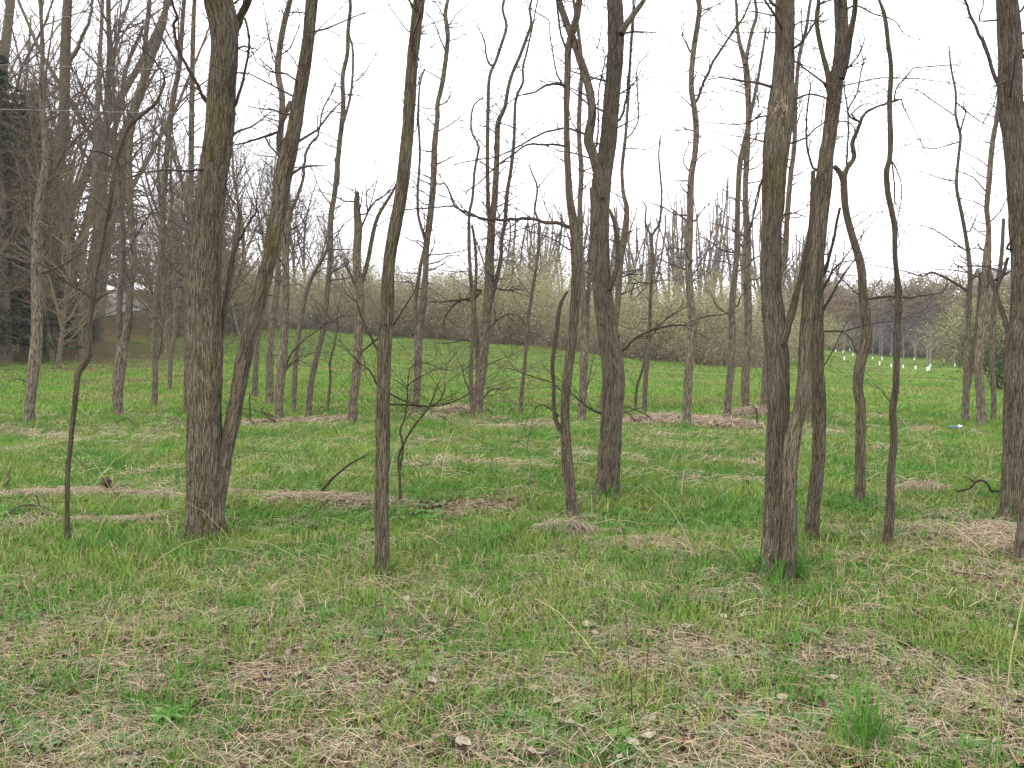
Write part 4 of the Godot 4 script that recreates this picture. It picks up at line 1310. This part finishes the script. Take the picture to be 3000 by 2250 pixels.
	var ju := shrub("juniper_shrub", "dark green evergreen shrub behind the broad knotted trunk", "", 904, 1.9, 1.2, 34, 6500, Color(0.05, 0.085, 0.03), Color(0.05, 0.04, 0.03), 0.035, 0.0)
	ju.position = spot(2962, 24.5)
	# young trees with white guards round their stems
	var yo := thing("orchard_sapling", "small grey young tree with a white guard round its stem", "sapling", Vector3.ZERO, "young guarded trees in the right field")
	yo.set_meta("base_name", "orchard_sapling")
	rng.seed = 66
	var tr := mb()
	tr.tube(PackedVector3Array([Vector3(0, -0.1, 0), Vector3(0.02, 1.2, 0), Vector3(0, 2.5, 0.03)]), PackedFloat32Array([0.03, 0.022, 0.006]), 6, Color(0.20, 0.19, 0.175))
	put(tr, "trunk", M.twig, yo)
	var cr := mb()
	for i in 16:
		var th := rng.randf() * TAU
		twig(cr, Vector3(0, 0.7 + i * 0.1, 0), Vector3(cos(th), 0.9, sin(th)).normalized(), rng.randf_range(0.5, 0.9), 0.009, 1, 0.03, 0.15, Color(0.19, 0.18, 0.165), 1.2)
	put(cr, "crown", M.twig, yo)
	var gd := mb()
	gd.tube(PackedVector3Array([Vector3(0, 0, 0), Vector3(0, 0.12, 0), Vector3(0, 0.23, 0)]), PackedFloat32Array([0.042, 0.042, 0.042]), 10, Color.WHITE)
	put(gd, "trunk_guard", M.white_guard, yo)
	one = true
	for q in [[110, 990], [447, 1000], [512, 1010], [572, 992], [600, 1035], [522, 1075], [772, 1068], [857, 1072], [835, 1116], [968, 1092], [930, 1032], [937, 1132], [1042, 1142], [1152, 1152], [1285, 1130], [1255, 1168], [1140, 1074], [1088, 1040], [1403, 1078], [1272, 1164], [690, 1010], [1500, 1130]]:
		var p := hit(2300 + q[0] * 0.3316, 700 + q[1] * 0.3316)
		if one:
			one = false
			yo.position = p
		else:
			copy(yo, p, rng.randf() * TAU, Vector3(1, rng.randf_range(0.8, 1.15), 1))

	# ------------ houses glimpsed beyond the right field
	house("house with a grey hipped roof peeping over the far thicket", spot(2448, 140), 6.0, 6.0, 5.0, 8.0, M.roof_tan, true)
	house("low house with a dark brown roof behind the far thicket", spot(2352, 132), 7.0, 6.0, 3.0, 5.2, M.roof_brown, false)
	house("pale house with a grey gabled roof behind the right-hand trees", spot(2965, 120), 9.0, 8.0, 6.6, 10.2, M.roof_grey, false)

func house(label: String, p: Vector3, w: float, dep: float, wall: float, ridge: float, roof: Material, hip: bool) -> void:
	var t := thing("house", label, "house", p)
	var m := mb()
	var hw := w / 2.0
	var hd := dep / 2.0
	var cs := [Vector3(-hw, 0, hd), Vector3(hw, 0, hd), Vector3(hw, 0, -hd), Vector3(-hw, 0, -hd)]
	for i in 4:
		var a: Vector3 = cs[i] - Vector3(0, 1.0, 0)
		var b: Vector3 = cs[(i + 1) % 4] - Vector3(0, 1.0, 0)
		var up := Vector3(0, wall + 1.0, 0)
		m.quad((a + b) * 0.5 + up * 0.5, (b - a) * 0.5, up * 0.5, Color.WHITE)
	if not hip:
		for s in [-1.0, 1.0]:
			var f := m.v.size()
			for q in [Vector3(s * hw, wall, hd), Vector3(s * hw, wall, -hd), Vector3(s * hw, ridge - 0.05, 0)]:
				m.v.append(q); m.n.append(Vector3(s, 0, 0)); m.uv.append(Vector2.ZERO); m.c.append(Color.WHITE)
			m.ix.append_array(PackedInt32Array([f, f + 2, f + 1] if s > 0.0 else [f, f + 1, f + 2]))
	put(m, "wall", M.siding, t)
	var r := mb()
	var e := 0.4
	var inset := hw * 0.75 if hip else -e
	var A := [Vector3(-hw - e, wall - 0.1, hd + e), Vector3(hw + e, wall - 0.1, hd + e), Vector3(hw + e, wall - 0.1, -hd - e), Vector3(-hw - e, wall - 0.1, -hd - e)]
	var R0 := Vector3(-hw + inset, ridge, 0)
	var R1 := Vector3(hw - inset, ridge, 0)
	for face in [[A[0], A[1], R1, R0], [A[2], A[3], R0, R1], [A[1], A[2], R1, R1], [A[3], A[0], R0, R0]]:
		if not hip and face[2] == face[3]: continue
		var n: Vector3 = (face[1] - face[0]).cross(face[2] - face[0]).normalized()
		if n.y < 0: n = -n
		for lay in 2:
			var f := r.v.size()
			for q in face:
				r.v.append(q - n * 0.16 * lay); r.n.append(n if lay == 0 else -n); r.uv.append(Vector2.ZERO); r.c.append(Color.WHITE)
			r.ix.append_array(PackedInt32Array([f, f + 2, f + 1, f, f + 3, f + 2] if lay == 0 else [f, f + 1, f + 2, f, f + 2, f + 3]))
	put(r, "roof", roof, t)
	for i in 3:
		var wx := -hw + w * (i + 0.5) / 3.0
		var fr := mb()
		fr.quad(Vector3(wx, wall * 0.6, hd + 0.03), Vector3(0.55, 0, 0), Vector3(0, 0.75, 0), Color.WHITE)
		var wo := put(fr, "window", M.white_guard, t)
		var pa := mb()
		pa.quad(Vector3(wx, wall * 0.6, hd + 0.05), Vector3(0.45, 0, 0), Vector3(0, 0.65, 0), Color.WHITE)
		put(pa, "pane", M.pane, wo)

func details() -> void:
	rng.seed = 71
	# overhead wires
	for q in [["lowest of three thin wires strung across behind the near trees", 320, 338, 357, 392, 420], ["middle of three thin pale wires strung above the lane side", 190, 212, 236, 262, 280], ["topmost of three thin pale wires strung across high up", 42, 70, 105, 138, 160]]:
		var pts := PackedVector3Array()
		var rad := PackedFloat32Array()
		for i in range(-8, 29):
			var f := i / 20.0 * 4.0
			var px := i / 20.0 * 3000.0
			var k := clampi(int(floor(f)), 0, 3)
			var py := lerpf(q[1 + k], q[2 + k], f - k)
			pts.append(at(px, py, 12.9)); rad.append(0.0045)
		var base := pts[0]
		var t := thing("overhead_wire", q[0], "wire", base, "overhead wires")
		for i in pts.size(): pts[i] -= base
		var m := mb()
		m.tube(pts, rad, 6)
		put(m, "strand", M.wire, t)

	# heaps of dead grass and brush
	var sc := Color(0.32, 0.25, 0.175)
	heap("long low ridge of dead grass beside the thin crooked dark tree", [-20,1455,.16, 60,1452,.2, 150,1445,.2, 230,1446,.2, 290,1440,.16], 0.05, 800, sc, 2)
	heap("line of dead grass running left of the thick mossy trunk", [330,1444,.14, 400,1450,.14, 470,1456,.14, 560,1460,.14], 0.035, 420, sc)
	heap("short line of dead grass right of the thick mossy trunk", [690,1450,.14, 730,1456,.12], 0.06, 350, sc)
	heap("tufted ridge of dead grass before the lone slim trunk", [800,1462,.14, 870,1462,.2, 940,1462,.18, 1010,1465,.2, 1090,1475,.22, 1165,1482,.18], 0.07, 1150, sc, 1)
	heap("thin strip of straw lying along a fallen branch", [200,1527,.1, 300,1530,.1, 400,1525,.09, 490,1512,.07], 0.03, 300, sc)
	heap("wide brush heap round the trunk with the splintered stub", [1850,1248,.3, 1900,1243,.45, 1960,1236,.5, 2020,1240,.4, 2080,1250,.35, 2130,1256,.45, 2170,1252,.3], 0.22, 4200, Color(0.35, 0.27, 0.20), 9)
	heap("tuft of straw at the foot of the trunk with the narrow fork", [2165,1222,.25, 2195,1212,.35, 2225,1216,.25], 0.2, 800, sc)
	heap("brush line under the joined pair of stems", [700,1250,.25, 780,1246,.3, 830,1240,.4, 900,1238,.35, 970,1236,.3, 1010,1232,.25], 0.12, 1900, Color(0.33, 0.26, 0.19), 6)
	heap("straw tuft at the foot of the many-stemmed cluster tree", [1320,1212,.4, 1360,1205,.5], 0.18, 700, sc)
	heap("scrap of straw in the grass before the thin bending tree", [1480,1262,.3, 1540,1250,.4, 1600,1238,.3], 0.05, 700, sc)
	heap("small round heap of dead grass near the wavy dark tree", [2660,1448,.14, 2690,1442,.2, 2725,1448,.14], 0.12, 900, sc)
	heap("broad mat of dead grass between wavy tree and knotted trunk", [2670,1565,.25, 2740,1560,.3, 2830,1570,.28, 2900,1600,.25], 0.06, 1000, sc)
	heap("pile of dry stalks at the foot of the broad knotted trunk", [2900,1560,.2, 2940,1580,.25, 2960,1640,.22], 0.14, 800, sc)
	heap("grass mound draped with dry straw near a slender pale-footed tree", [1632,1572,.14, 1665,1575,.17, 1700,1580,.12], 0.16, 1300, sc)
	heap("tangle of straw lying right of the grass mound", [1800,1610,.2, 1880,1605,.25, 1950,1600,.22], 0.07, 900, sc)

	# fallen branches
	var gy := Color(1.25, 1.22, 1.18)
	fallen("crooked grey branch lying in grass beside the thin dark tree", [10,1527, 60,1507, 115,1507, 150,1525, 195,1528], 6, 5, gy, [[0.52, -0.03, 0.10, 0.0, 0.008]], [0.02, 0.05, 0.05, 0.02, 0.0])
	fallen("straight grey stick lying right of the lone slim trunk", [1172,1570, 1240,1572, 1320,1571, 1400,1564], 7, 6, Color(0.95, 0.92, 0.88))
	fallen("dark thin stick lying across foreground litter", [1600,1817, 1690,1815, 1740,1820, 1850,1818, 1945,1815], 5, 6, Color(0.6, 0.56, 0.52), [[0.97, 0.02, 0.09, 0.0, 0.006], [0.35, 0.05, 0.01, 0.05, 0.006]])
	fallen("long pale bare stick in the foreground straw", [565,2245, 640,2228, 720,2208, 840,2192, 965,2163], 6, 4, Color(1.6, 1.5, 1.35), [[0.55, 0.12, 0.01, 0.07, 0.003]])
	fallen("pale slim stick slanting out of short grass", [-20,2140, 60,2095, 128,2060], 6, 4, Color(1.5, 1.45, 1.4))
	fallen("dark arched dead branch by the broad knotted trunk", [2800,1470, 2838,1470, 2862,1470, 2888,1470, 2905,1470, 2945,1462], 6, 8, Color(0.6, 0.55, 0.52), [[0.35, -0.10, 0.06, 0.0, 0.008], [0.8, -0.05, -0.02, 0.0, 0.01]], [0.07, 0.10, 0.17, 0.16, 0.08, 0.06])
	fallen("dark stick sunk in the foreground grass by a green clump", [2690,2010, 2770,2022, 2860,2030], 7, 5, Color(0.55, 0.5, 0.47))
	fallen("small curved branch lying in front of the twin-stemmed tree", [335,1247, 372,1240, 405,1254], 4, 4, Color(0.8, 0.75, 0.7), [], [0.0, 0.06, 0.0])
	fallen("pale split branch against the left side of the mossy trunk", [490,1240, 520,1247, 556,1255], 5, 7, Color(1.5, 1.4, 1.25), [], [0.08, 0.05, 0.02])
	fallen("dark limb lying in the brush line by joined stems", [765,1232, 785,1242, 805,1250], 7, 9, Color(0.65, 0.6, 0.56), [], [0.16, 0.1, 0.05])
	fallen("thin pole slanting from the brush line to the mossy tree", [706,1240, 720,1246, 745,1252], 5, 6, Color(0.7, 0.65, 0.6), [], [0.2, 0.14, 0.05])

	# sapling with a twisted stem
	tree("twisted grey sapling standing behind the lone slim trunk", [
		[1174,1480,9, 1171,1400,8, 1167,1345,8, 1178,1310,7, 1205,1260,6.5, 1240,1215,6, 1258,1190,5, 1270,1160,4, 1285,1120,3],
		[1170,1380,7, 1181,1310,6, 1172,1262,6, 1186,1225,5, 1194,1157,4.5, 1194,1130,4, 1200,1080,3]],
		[[4,2, 1194,1130, 1220,1110, 1260,1090, 1300,1075], [4,2, 1194,1140, 1170,1120, 1150,1110], [4,2, 1200,1080, 1240,1060, 1290,1080, 1320,1085], [3,2, 1258,1190, 1300,1170, 1340,1150]],
		{"name": "sapling", "cat": "sapling", "clear": 0.7, "dens": 1.5, "reach": 0.5, "mat": "bark_pale"})
	for q in [["thin dark upright shoot rising from foreground litter, the taller of two", [1853,2098,3, 1848,2000,3, 1840,1920,2.4, 1835,1820,2, 1828,1720,1.5]], ["short dark upright shoot beside a taller one in the litter", [1888,2108,3.5, 1892,2040,3, 1893,1980,2, 1900,1890,1.5]]]:
		tree(q[0], [q[1]], [], {"name": "shoot", "cat": "shoot", "tone": 0.7, "clear": 9.0})

	# stump with its dark hollow
	var sp := hit(312, 1436)
	var st := thing("tree_stump", "small rotten brown stump at the end of a straw ridge", "stump", sp)
	var m := mb()
	m.tube(PackedVector3Array([Vector3(0, -0.05, 0), Vector3(0.005, 0.03, 0), Vector3(-0.005, 0.075, 0), Vector3(0.01, 0.105, 0)]), PackedFloat32Array([0.07, 0.058, 0.052, 0.044]), 18, Color(0.75, 0.62, 0.5), 1, 1, 0.012, 0.3)
	put(m, "stump_body", M.bark, st)
	m = mb()
	m.tube(PackedVector3Array([Vector3(0.025, 0.02, 0.035), Vector3(0.03, 0.05, 0.052), Vector3(0.02, 0.085, 0.04)]), PackedFloat32Array([0.010, 0.018, 0.008]), 8, Color(0.16, 0.12, 0.1))
	put(m, "hollow", M.bark, st)

	# crushed bottle
	var bp := hit(2800, 1262)
	var bo := thing("crushed_bottle", "small teal and white crushed bottle lying in the grass", "litter", bp + Vector3(0, 0.05, 0))
	m = mb()
	m.tube(PackedVector3Array([Vector3(-0.11, 0, 0), Vector3(-0.09, 0.005, 0), Vector3(-0.03, 0.0, 0.01), Vector3(0.03, 0.008, 0)]), PackedFloat32Array([0.018, 0.034, 0.028, 0.032]), 10)
	put(m, "body", M.teal, bo)
	m = mb()
	m.tube(PackedVector3Array([Vector3(0.03, 0.008, 0), Vector3(0.06, 0.014, 0), Vector3(0.085, 0.02, 0.005), Vector3(0.1, 0.02, 0.005)]), PackedFloat32Array([0.033, 0.036, 0.02, 0.014]), 10)
	put(m, "neck", M.white_plastic, bo)

	# larger pale dead leaves in the foreground
	var k := 0
	for q in [[205,1702,44], [420,1972,24], [745,1905,34], [1165,1998,36], [1262,2018,40], [1255,1778,22], [1192,1768,26], [1565,2038,32], [1900,2182,54], [1600,2236,64], [1352,2206,60], [1662,2150,70], [1722,1848,36], [2292,2062,34], [2575,1925,34], [2440,2008,40], [2042,2130,26], [1745,1872,26], [2012,1852,30], [2962,1852,28], [2122,1822,26], [2925,2192,30], [655,1848,30], [1850,2200,40], [1640,2078,40], [1740,1850,24], [1555,2225,34], [880,1995,26], [300,2100,30], [2700,2220,44]]:
		var p := hit(q[0], q[1])
		var L: float = q[2] / F * -p.z * 1.1
		var lm := crumpled(300 + k, L, L * rng.randf_range(0.5, 0.8))
		var lf := put(lm, numbered("dead_leaf"), M["deadleaf_pale"] if M.has("deadleaf_pale") else pale(), self)
		lf.position = p + Vector3(0, 0.012, 0)
		lf.rotation = Vector3(rng.randf_range(-0.3, 0.5), rng.randf() * TAU, rng.randf_range(-0.3, 0.3))
		tag(lf, "bleached curled dead leaf lying on the foreground litter", "leaf", "bleached dead leaves in the foreground")
		k += 1

func pale() -> StandardMaterial3D:
	var m := flat("deadleaf_pale", 0.8)
	m.albedo_color = Color(0.30, 0.265, 0.205).linear_to_srgb()
	return m

func cover() -> void:
	rng.seed = 81
	var near_t := [tuft_mesh(1, 9, 0.100, 0.05, 0.0021, 1.1), tuft_mesh(2, 7, 0.125, 0.055, 0.0027, 0.9), tuft_mesh(3, 7, 0.08, 0.06, 0.0020, 1.0)]
	var mid_t := [tuft_mesh(4, 12, 0.088, 0.07, 0.0024, 1.2), tuft_mesh(5, 11, 0.105, 0.08, 0.0025, 1.0)]
	var far_t := [tuft_mesh(6, 16, 0.08, 0.16, 0.005, 0.9), tuft_mesh(7, 16, 0.065, 0.16, 0.005, 1.0)]
	var field_t := [tuft_mesh(8, 20, 0.050, 0.34, 0.007, 1.0)]
	var bins := {}
	for b in [["n", 2.2, 7.0, 1050.0, near_t, 0.95], ["m", 7.0, 16.0, 330.0, mid_t, 0.85], ["f", 16.0, 30.0, 95.0, far_t, 0.80], ["e", 30.0, 78.0, 22.0, field_t, 0.78]]:
		var lists := []
		for q in b[4]: lists.append([])
		var area: float = b[5] * (b[2] * b[2] - b[1] * b[1])
		var n := int(area * b[3])
		for i in n:
			var d := sqrt(rng.randf_range(b[1] * b[1], b[2] * b[2]))
			var x: float = rng.randf_range(-b[5], b[5]) * d
			var z := -d
			var gr := green(x, z)
			if rng.randf() > (gr * gr * 1.25 + 0.03 if d > 7.0 else 0.14 + 0.72 * gr):
				continue
			var p := Vector3(x, gh(x, z), z)
			var lush := nz2.get_noise_2d(x * 22.0 + 10.0, z * 22.0)
			var y := nz2.get_noise_2d(x * 80.0, z * 80.0 + 20.0)
			var s := rng.randf_range(0.75, 1.25) * (1.0 + 0.35 * lush)
			if d < 7.0: s *= lerpf(0.75, 1.1, smoothstep(3.0, 7.0, d))
			# the sown field starts at the brush row; its young grass is a yellower green than the rough grass under the trees
			var sown := -z + 2.2 * nz2.get_noise_2d(x * 30.0, z * 30.0) > 17.2
			var base := Color(0.135, 0.262, 0.052) if sown else Color(0.090, 0.205, 0.042)
			base = base.lerp(Color(0.190, 0.285, 0.066) if sown else Color(0.165, 0.245, 0.060), clampf(0.45 + y * 1.2, 0.0, 0.9))
			var v := rng.randf_range(0.8, 1.22)
			var dry := nz2.get_noise_2d(x * 16.0 + 400.0, z * 34.0)
			if d > 18.0 and dry > 0.15: base = base.lerp(Color(0.27, 0.26, 0.12), clampf((dry - 0.1) * 2.0, 0.0, 0.6))
			if rng.randf() < 0.07: base = Color(0.32, 0.28, 0.16)
			lists[rng.randi_range(0, lists.size() - 1)].append([xf(p, rng.randf() * TAU, s, s * rng.randf_range(0.8, 1.2)), Color(base.r * v, base.g * v, base.b * v)])
		for q in lists.size():
			bins[b[0] + str(q)] = [b[4][q], lists[q]]
	var names := {"n": ["grass", "short sparse green grass over the foreground litter", "grass"], "m": ["grass", "lush green grass among the near trees", "grass"], "f": ["grass", "green grass beyond the row of trees", "grass"], "e": ["grass", "bright short grass of the open field", "grass"]}
	for key in bins:
		var nm: Array = names[key[0]]
		scatter(nm[0], nm[1], nm[2], bins[key][0], M.grass, bins[key][1])
		#print(key, " ", bins[key][1].size())

	# extra tall clumps
	var clump := tuft_mesh(9, 60, 0.30, 0.10, 0.0028, 0.55)
	var cl := []
	for q in [[2520, 2190, 1.0, .9], [2200, 1690, .9, 1.3], [2270, 1715, .8, 1.0], [2330, 1700, .8, 1.0], [1450, 1610, .8, 1.2], [1480, 1590, .7, 1.0], [1640, 1590, .8, .9], [2560, 2170, .7, .8], [600, 1590, .5, 1.3], [640, 1600, .5, 1.0], [560, 1595, .5, 1.0], [1120, 1690, .5, 1.0], [2380, 1600, .5, 1.0], [2015, 1262, .9, 1.0], [1780, 1460, .6, 1.2], [200, 1606, .4, 1.0], [2980, 1530, .8, 1.0]]:
		var p := hit(q[0], q[1])
		cl.append([xf(p, rng.randf() * TAU, q[3], q[2]), Color(0.085, 0.205, 0.04)])
	scatter("grass_clump", "tall deep green grass clumps at tree feet and in the foreground", "grass", clump, M.grass, cl)

	# low broad-leaved weeds
	rng.seed = 83
	var wm := mb()
	for i in 9:
		var th := TAU * i / 9.0 + rng.randfn(0, 0.25)
		var out := Vector3(cos(th), 0, sin(th))
		var L := rng.randf_range(0.035, 0.075)
		var pts := PackedVector3Array()
		for q in 4:
			var u := q / 3.0
			pts.append(out * (L * u + 0.006) + Vector3(0, 0.005 + L * (0.75 * u - 0.6 * u * u), 0))
		var sv := rng.randf_range(0.8, 1.2)
		var side := out.cross(Vector3.UP)
		wm.strip(PackedVector3Array([pts[0], pts[1]]), side, 0.003, 0.010, Color(sv, sv, sv), Color(sv, sv, sv))
		wm.strip(PackedVector3Array([pts[1], pts[2], pts[3]]), side, 0.010, 0.002, Color(sv, sv, sv), Color(sv, sv, sv))
	var wl := []
	for i in 5200:
		var d := sqrt(rng.randf_range(2.3 * 2.3, 12.0 * 12.0))
		var x := rng.randf_range(-0.85, 0.85) * d
		if nz2.get_noise_2d(x * 60.0 - 200.0, d * 60.0) < 0.02: continue
		var c: Color = [Color(0.075, 0.16, 0.045), Color(0.12, 0.20, 0.06), Color(0.10, 0.15, 0.07)][rng.randi_range(0, 2)]
		var v := rng.randf_range(0.8, 1.2)
		wl.append([xf(Vector3(x, gh(x, -d), -d), rng.randf() * TAU, rng.randf_range(0.6, 1.5)), Color(c.r * v, c.g * v, c.b * v)])
	scatter("weeds", "small broad-leaved weeds growing between the grass blades", "weeds", wm.mesh(), M.grass, wl)

	# dead straw lying everywhere, thickest where the grass is thin
	var sm := [straw_mesh(21, 20, 0.15, 0.04, 0.17, 0.0010, 0.025), straw_mesh(22, 18, 0.16, 0.05, 0.22, 0.0012, 0.035), straw_mesh(23, 14, 0.2, 0.07, 0.3, 0.0018, 0.05)]
	var sl := [[], [], []]
	for i in 22000:
		var d := sqrt(rng.randf_range(2.2 * 2.2, 17.0 * 17.0))
		if rng.randf() > (1.0 if d < 7.5 else 0.55): continue
		var x := rng.randf_range(-0.85, 0.85) * d
		var gr := green(x, -d)
		if rng.randf() > 1.05 - gr * (0.42 if d < 7.0 else 0.97): continue
		var v := rng.randf_range(0.7, 1.2)
		var c := Color(0.39, 0.30, 0.205) if rng.randf() < 0.75 else Color(0.45, 0.38, 0.255)
		sl[0 if d < 5.0 else (1 if d < 9.0 else 2)].append([xf(Vector3(x, gh(x, -d), -d), rng.randf() * TAU, rng.randf_range(0.7, 1.3)), Color(c.r * v, c.g * v, c.b * v)])
	for i in 2600:
		var d := sqrt(rng.randf_range(2.2 * 2.2, 6.0 * 6.0))
		var x := rng.randf_range(-0.85, 0.85) * d
		var gr := green(x, -d)
		if rng.randf() > 1.1 - gr * 0.8: continue
		var v := rng.randf_range(0.7, 1.2)
		sl[0].append([xf(Vector3(x, gh(x, -d), -d), rng.randf() * TAU, rng.randf_range(0.7, 1.2)), Color(0.39 * v, 0.305 * v, 0.21 * v)])
	for q in 3:
		scatter("dead_grass", ["fine tan dead grass matted over the foreground", "tan dead grass lying among the near green grass", "dead grass strands between the rows of trees"][q], "dead grass", sm[q], M.straw, sl[q])
		#print("straw ", sl[q].size())
	# long single stalks, leaning or fallen
	var stalk := mb()
	stalk.strip(PackedVector3Array([Vector3.ZERO, Vector3(0.02, 0.18, 0), Vector3(0.07, 0.36, 0.01), Vector3(0.16, 0.50, 0.02)]), Vector3(0, 0, 1), 0.0022, 0.0012, Color.WHITE, Color.WHITE)
	stalk.strip(PackedVector3Array([Vector3.ZERO, Vector3(0.02, 0.18, 0), Vector3(0.07, 0.36, 0.01), Vector3(0.16, 0.50, 0.02)]), Vector3(1, -0.2, 0).normalized(), 0.0022, 0.0012, Color.WHITE, Color.WHITE)
	var kl := []
	for i in 420:
		var d := sqrt(rng.randf_range(2.4 * 2.4, 16.0 * 16.0))
		var x := rng.randf_range(-0.85, 0.85) * d
		var b := Basis(Vector3.UP, rng.randf() * TAU) * Basis(Vector3.BACK, -rng.randf_range(0.0, 1.35))
		var s := rng.randf_range(0.4, 1.15)
		var v := rng.randf_range(0.75, 1.15)
		kl.append([Transform3D(b.scaled(Vector3(s, s, s)), Vector3(x, gh(x, -d), -d)), Color(0.42 * v, 0.36 * v, 0.22 * v)])
	scatter("dry_stalks", "long dry straw stalks leaning out of the grass", "dead grass", stalk.mesh(), M.straw, kl)
	# brown fallen leaves and pale flakes
	var lm := [crumpled(31, 0.05, 0.03).mesh(), crumpled(32, 0.032, 0.022).mesh()]
	var ll := [[], []]
	for i in 22000:
		var d := sqrt(rng.randf_range(2.2 * 2.2, 8.5 * 8.5))
		var x := rng.randf_range(-0.85, 0.85) * d
		var gr := green(x, -d)
		if rng.randf() > 0.85 - gr * 0.62: continue
		var c: Color = [Color(0.10, 0.058, 0.034), Color(0.15, 0.088, 0.050), Color(0.19, 0.128, 0.080), Color(0.25, 0.19, 0.13), Color(0.07, 0.045, 0.03)][rng.randi_range(0, 4)]
		if rng.randf() < 0.015: c = Color(0.30, 0.27, 0.215)
		var b := Basis.from_euler(Vector3(rng.randfn(0, 0.35), rng.randf() * TAU, rng.randfn(0, 0.35)))
		var s := rng.randf_range(0.5, 1.1)
		ll[rng.randi_range(0, 1)].append([Transform3D(b.scaled(Vector3(s, s, s)), Vector3(x, gh(x, -d) + 0.006, -d)), c])
	for q in 2:
		scatter("leaf_litter", ["larger brown fallen leaves scattered over the foreground", "small brown fallen leaves scattered over the foreground"][q], "leaves", lm[q], M.deadleaf, ll[q])
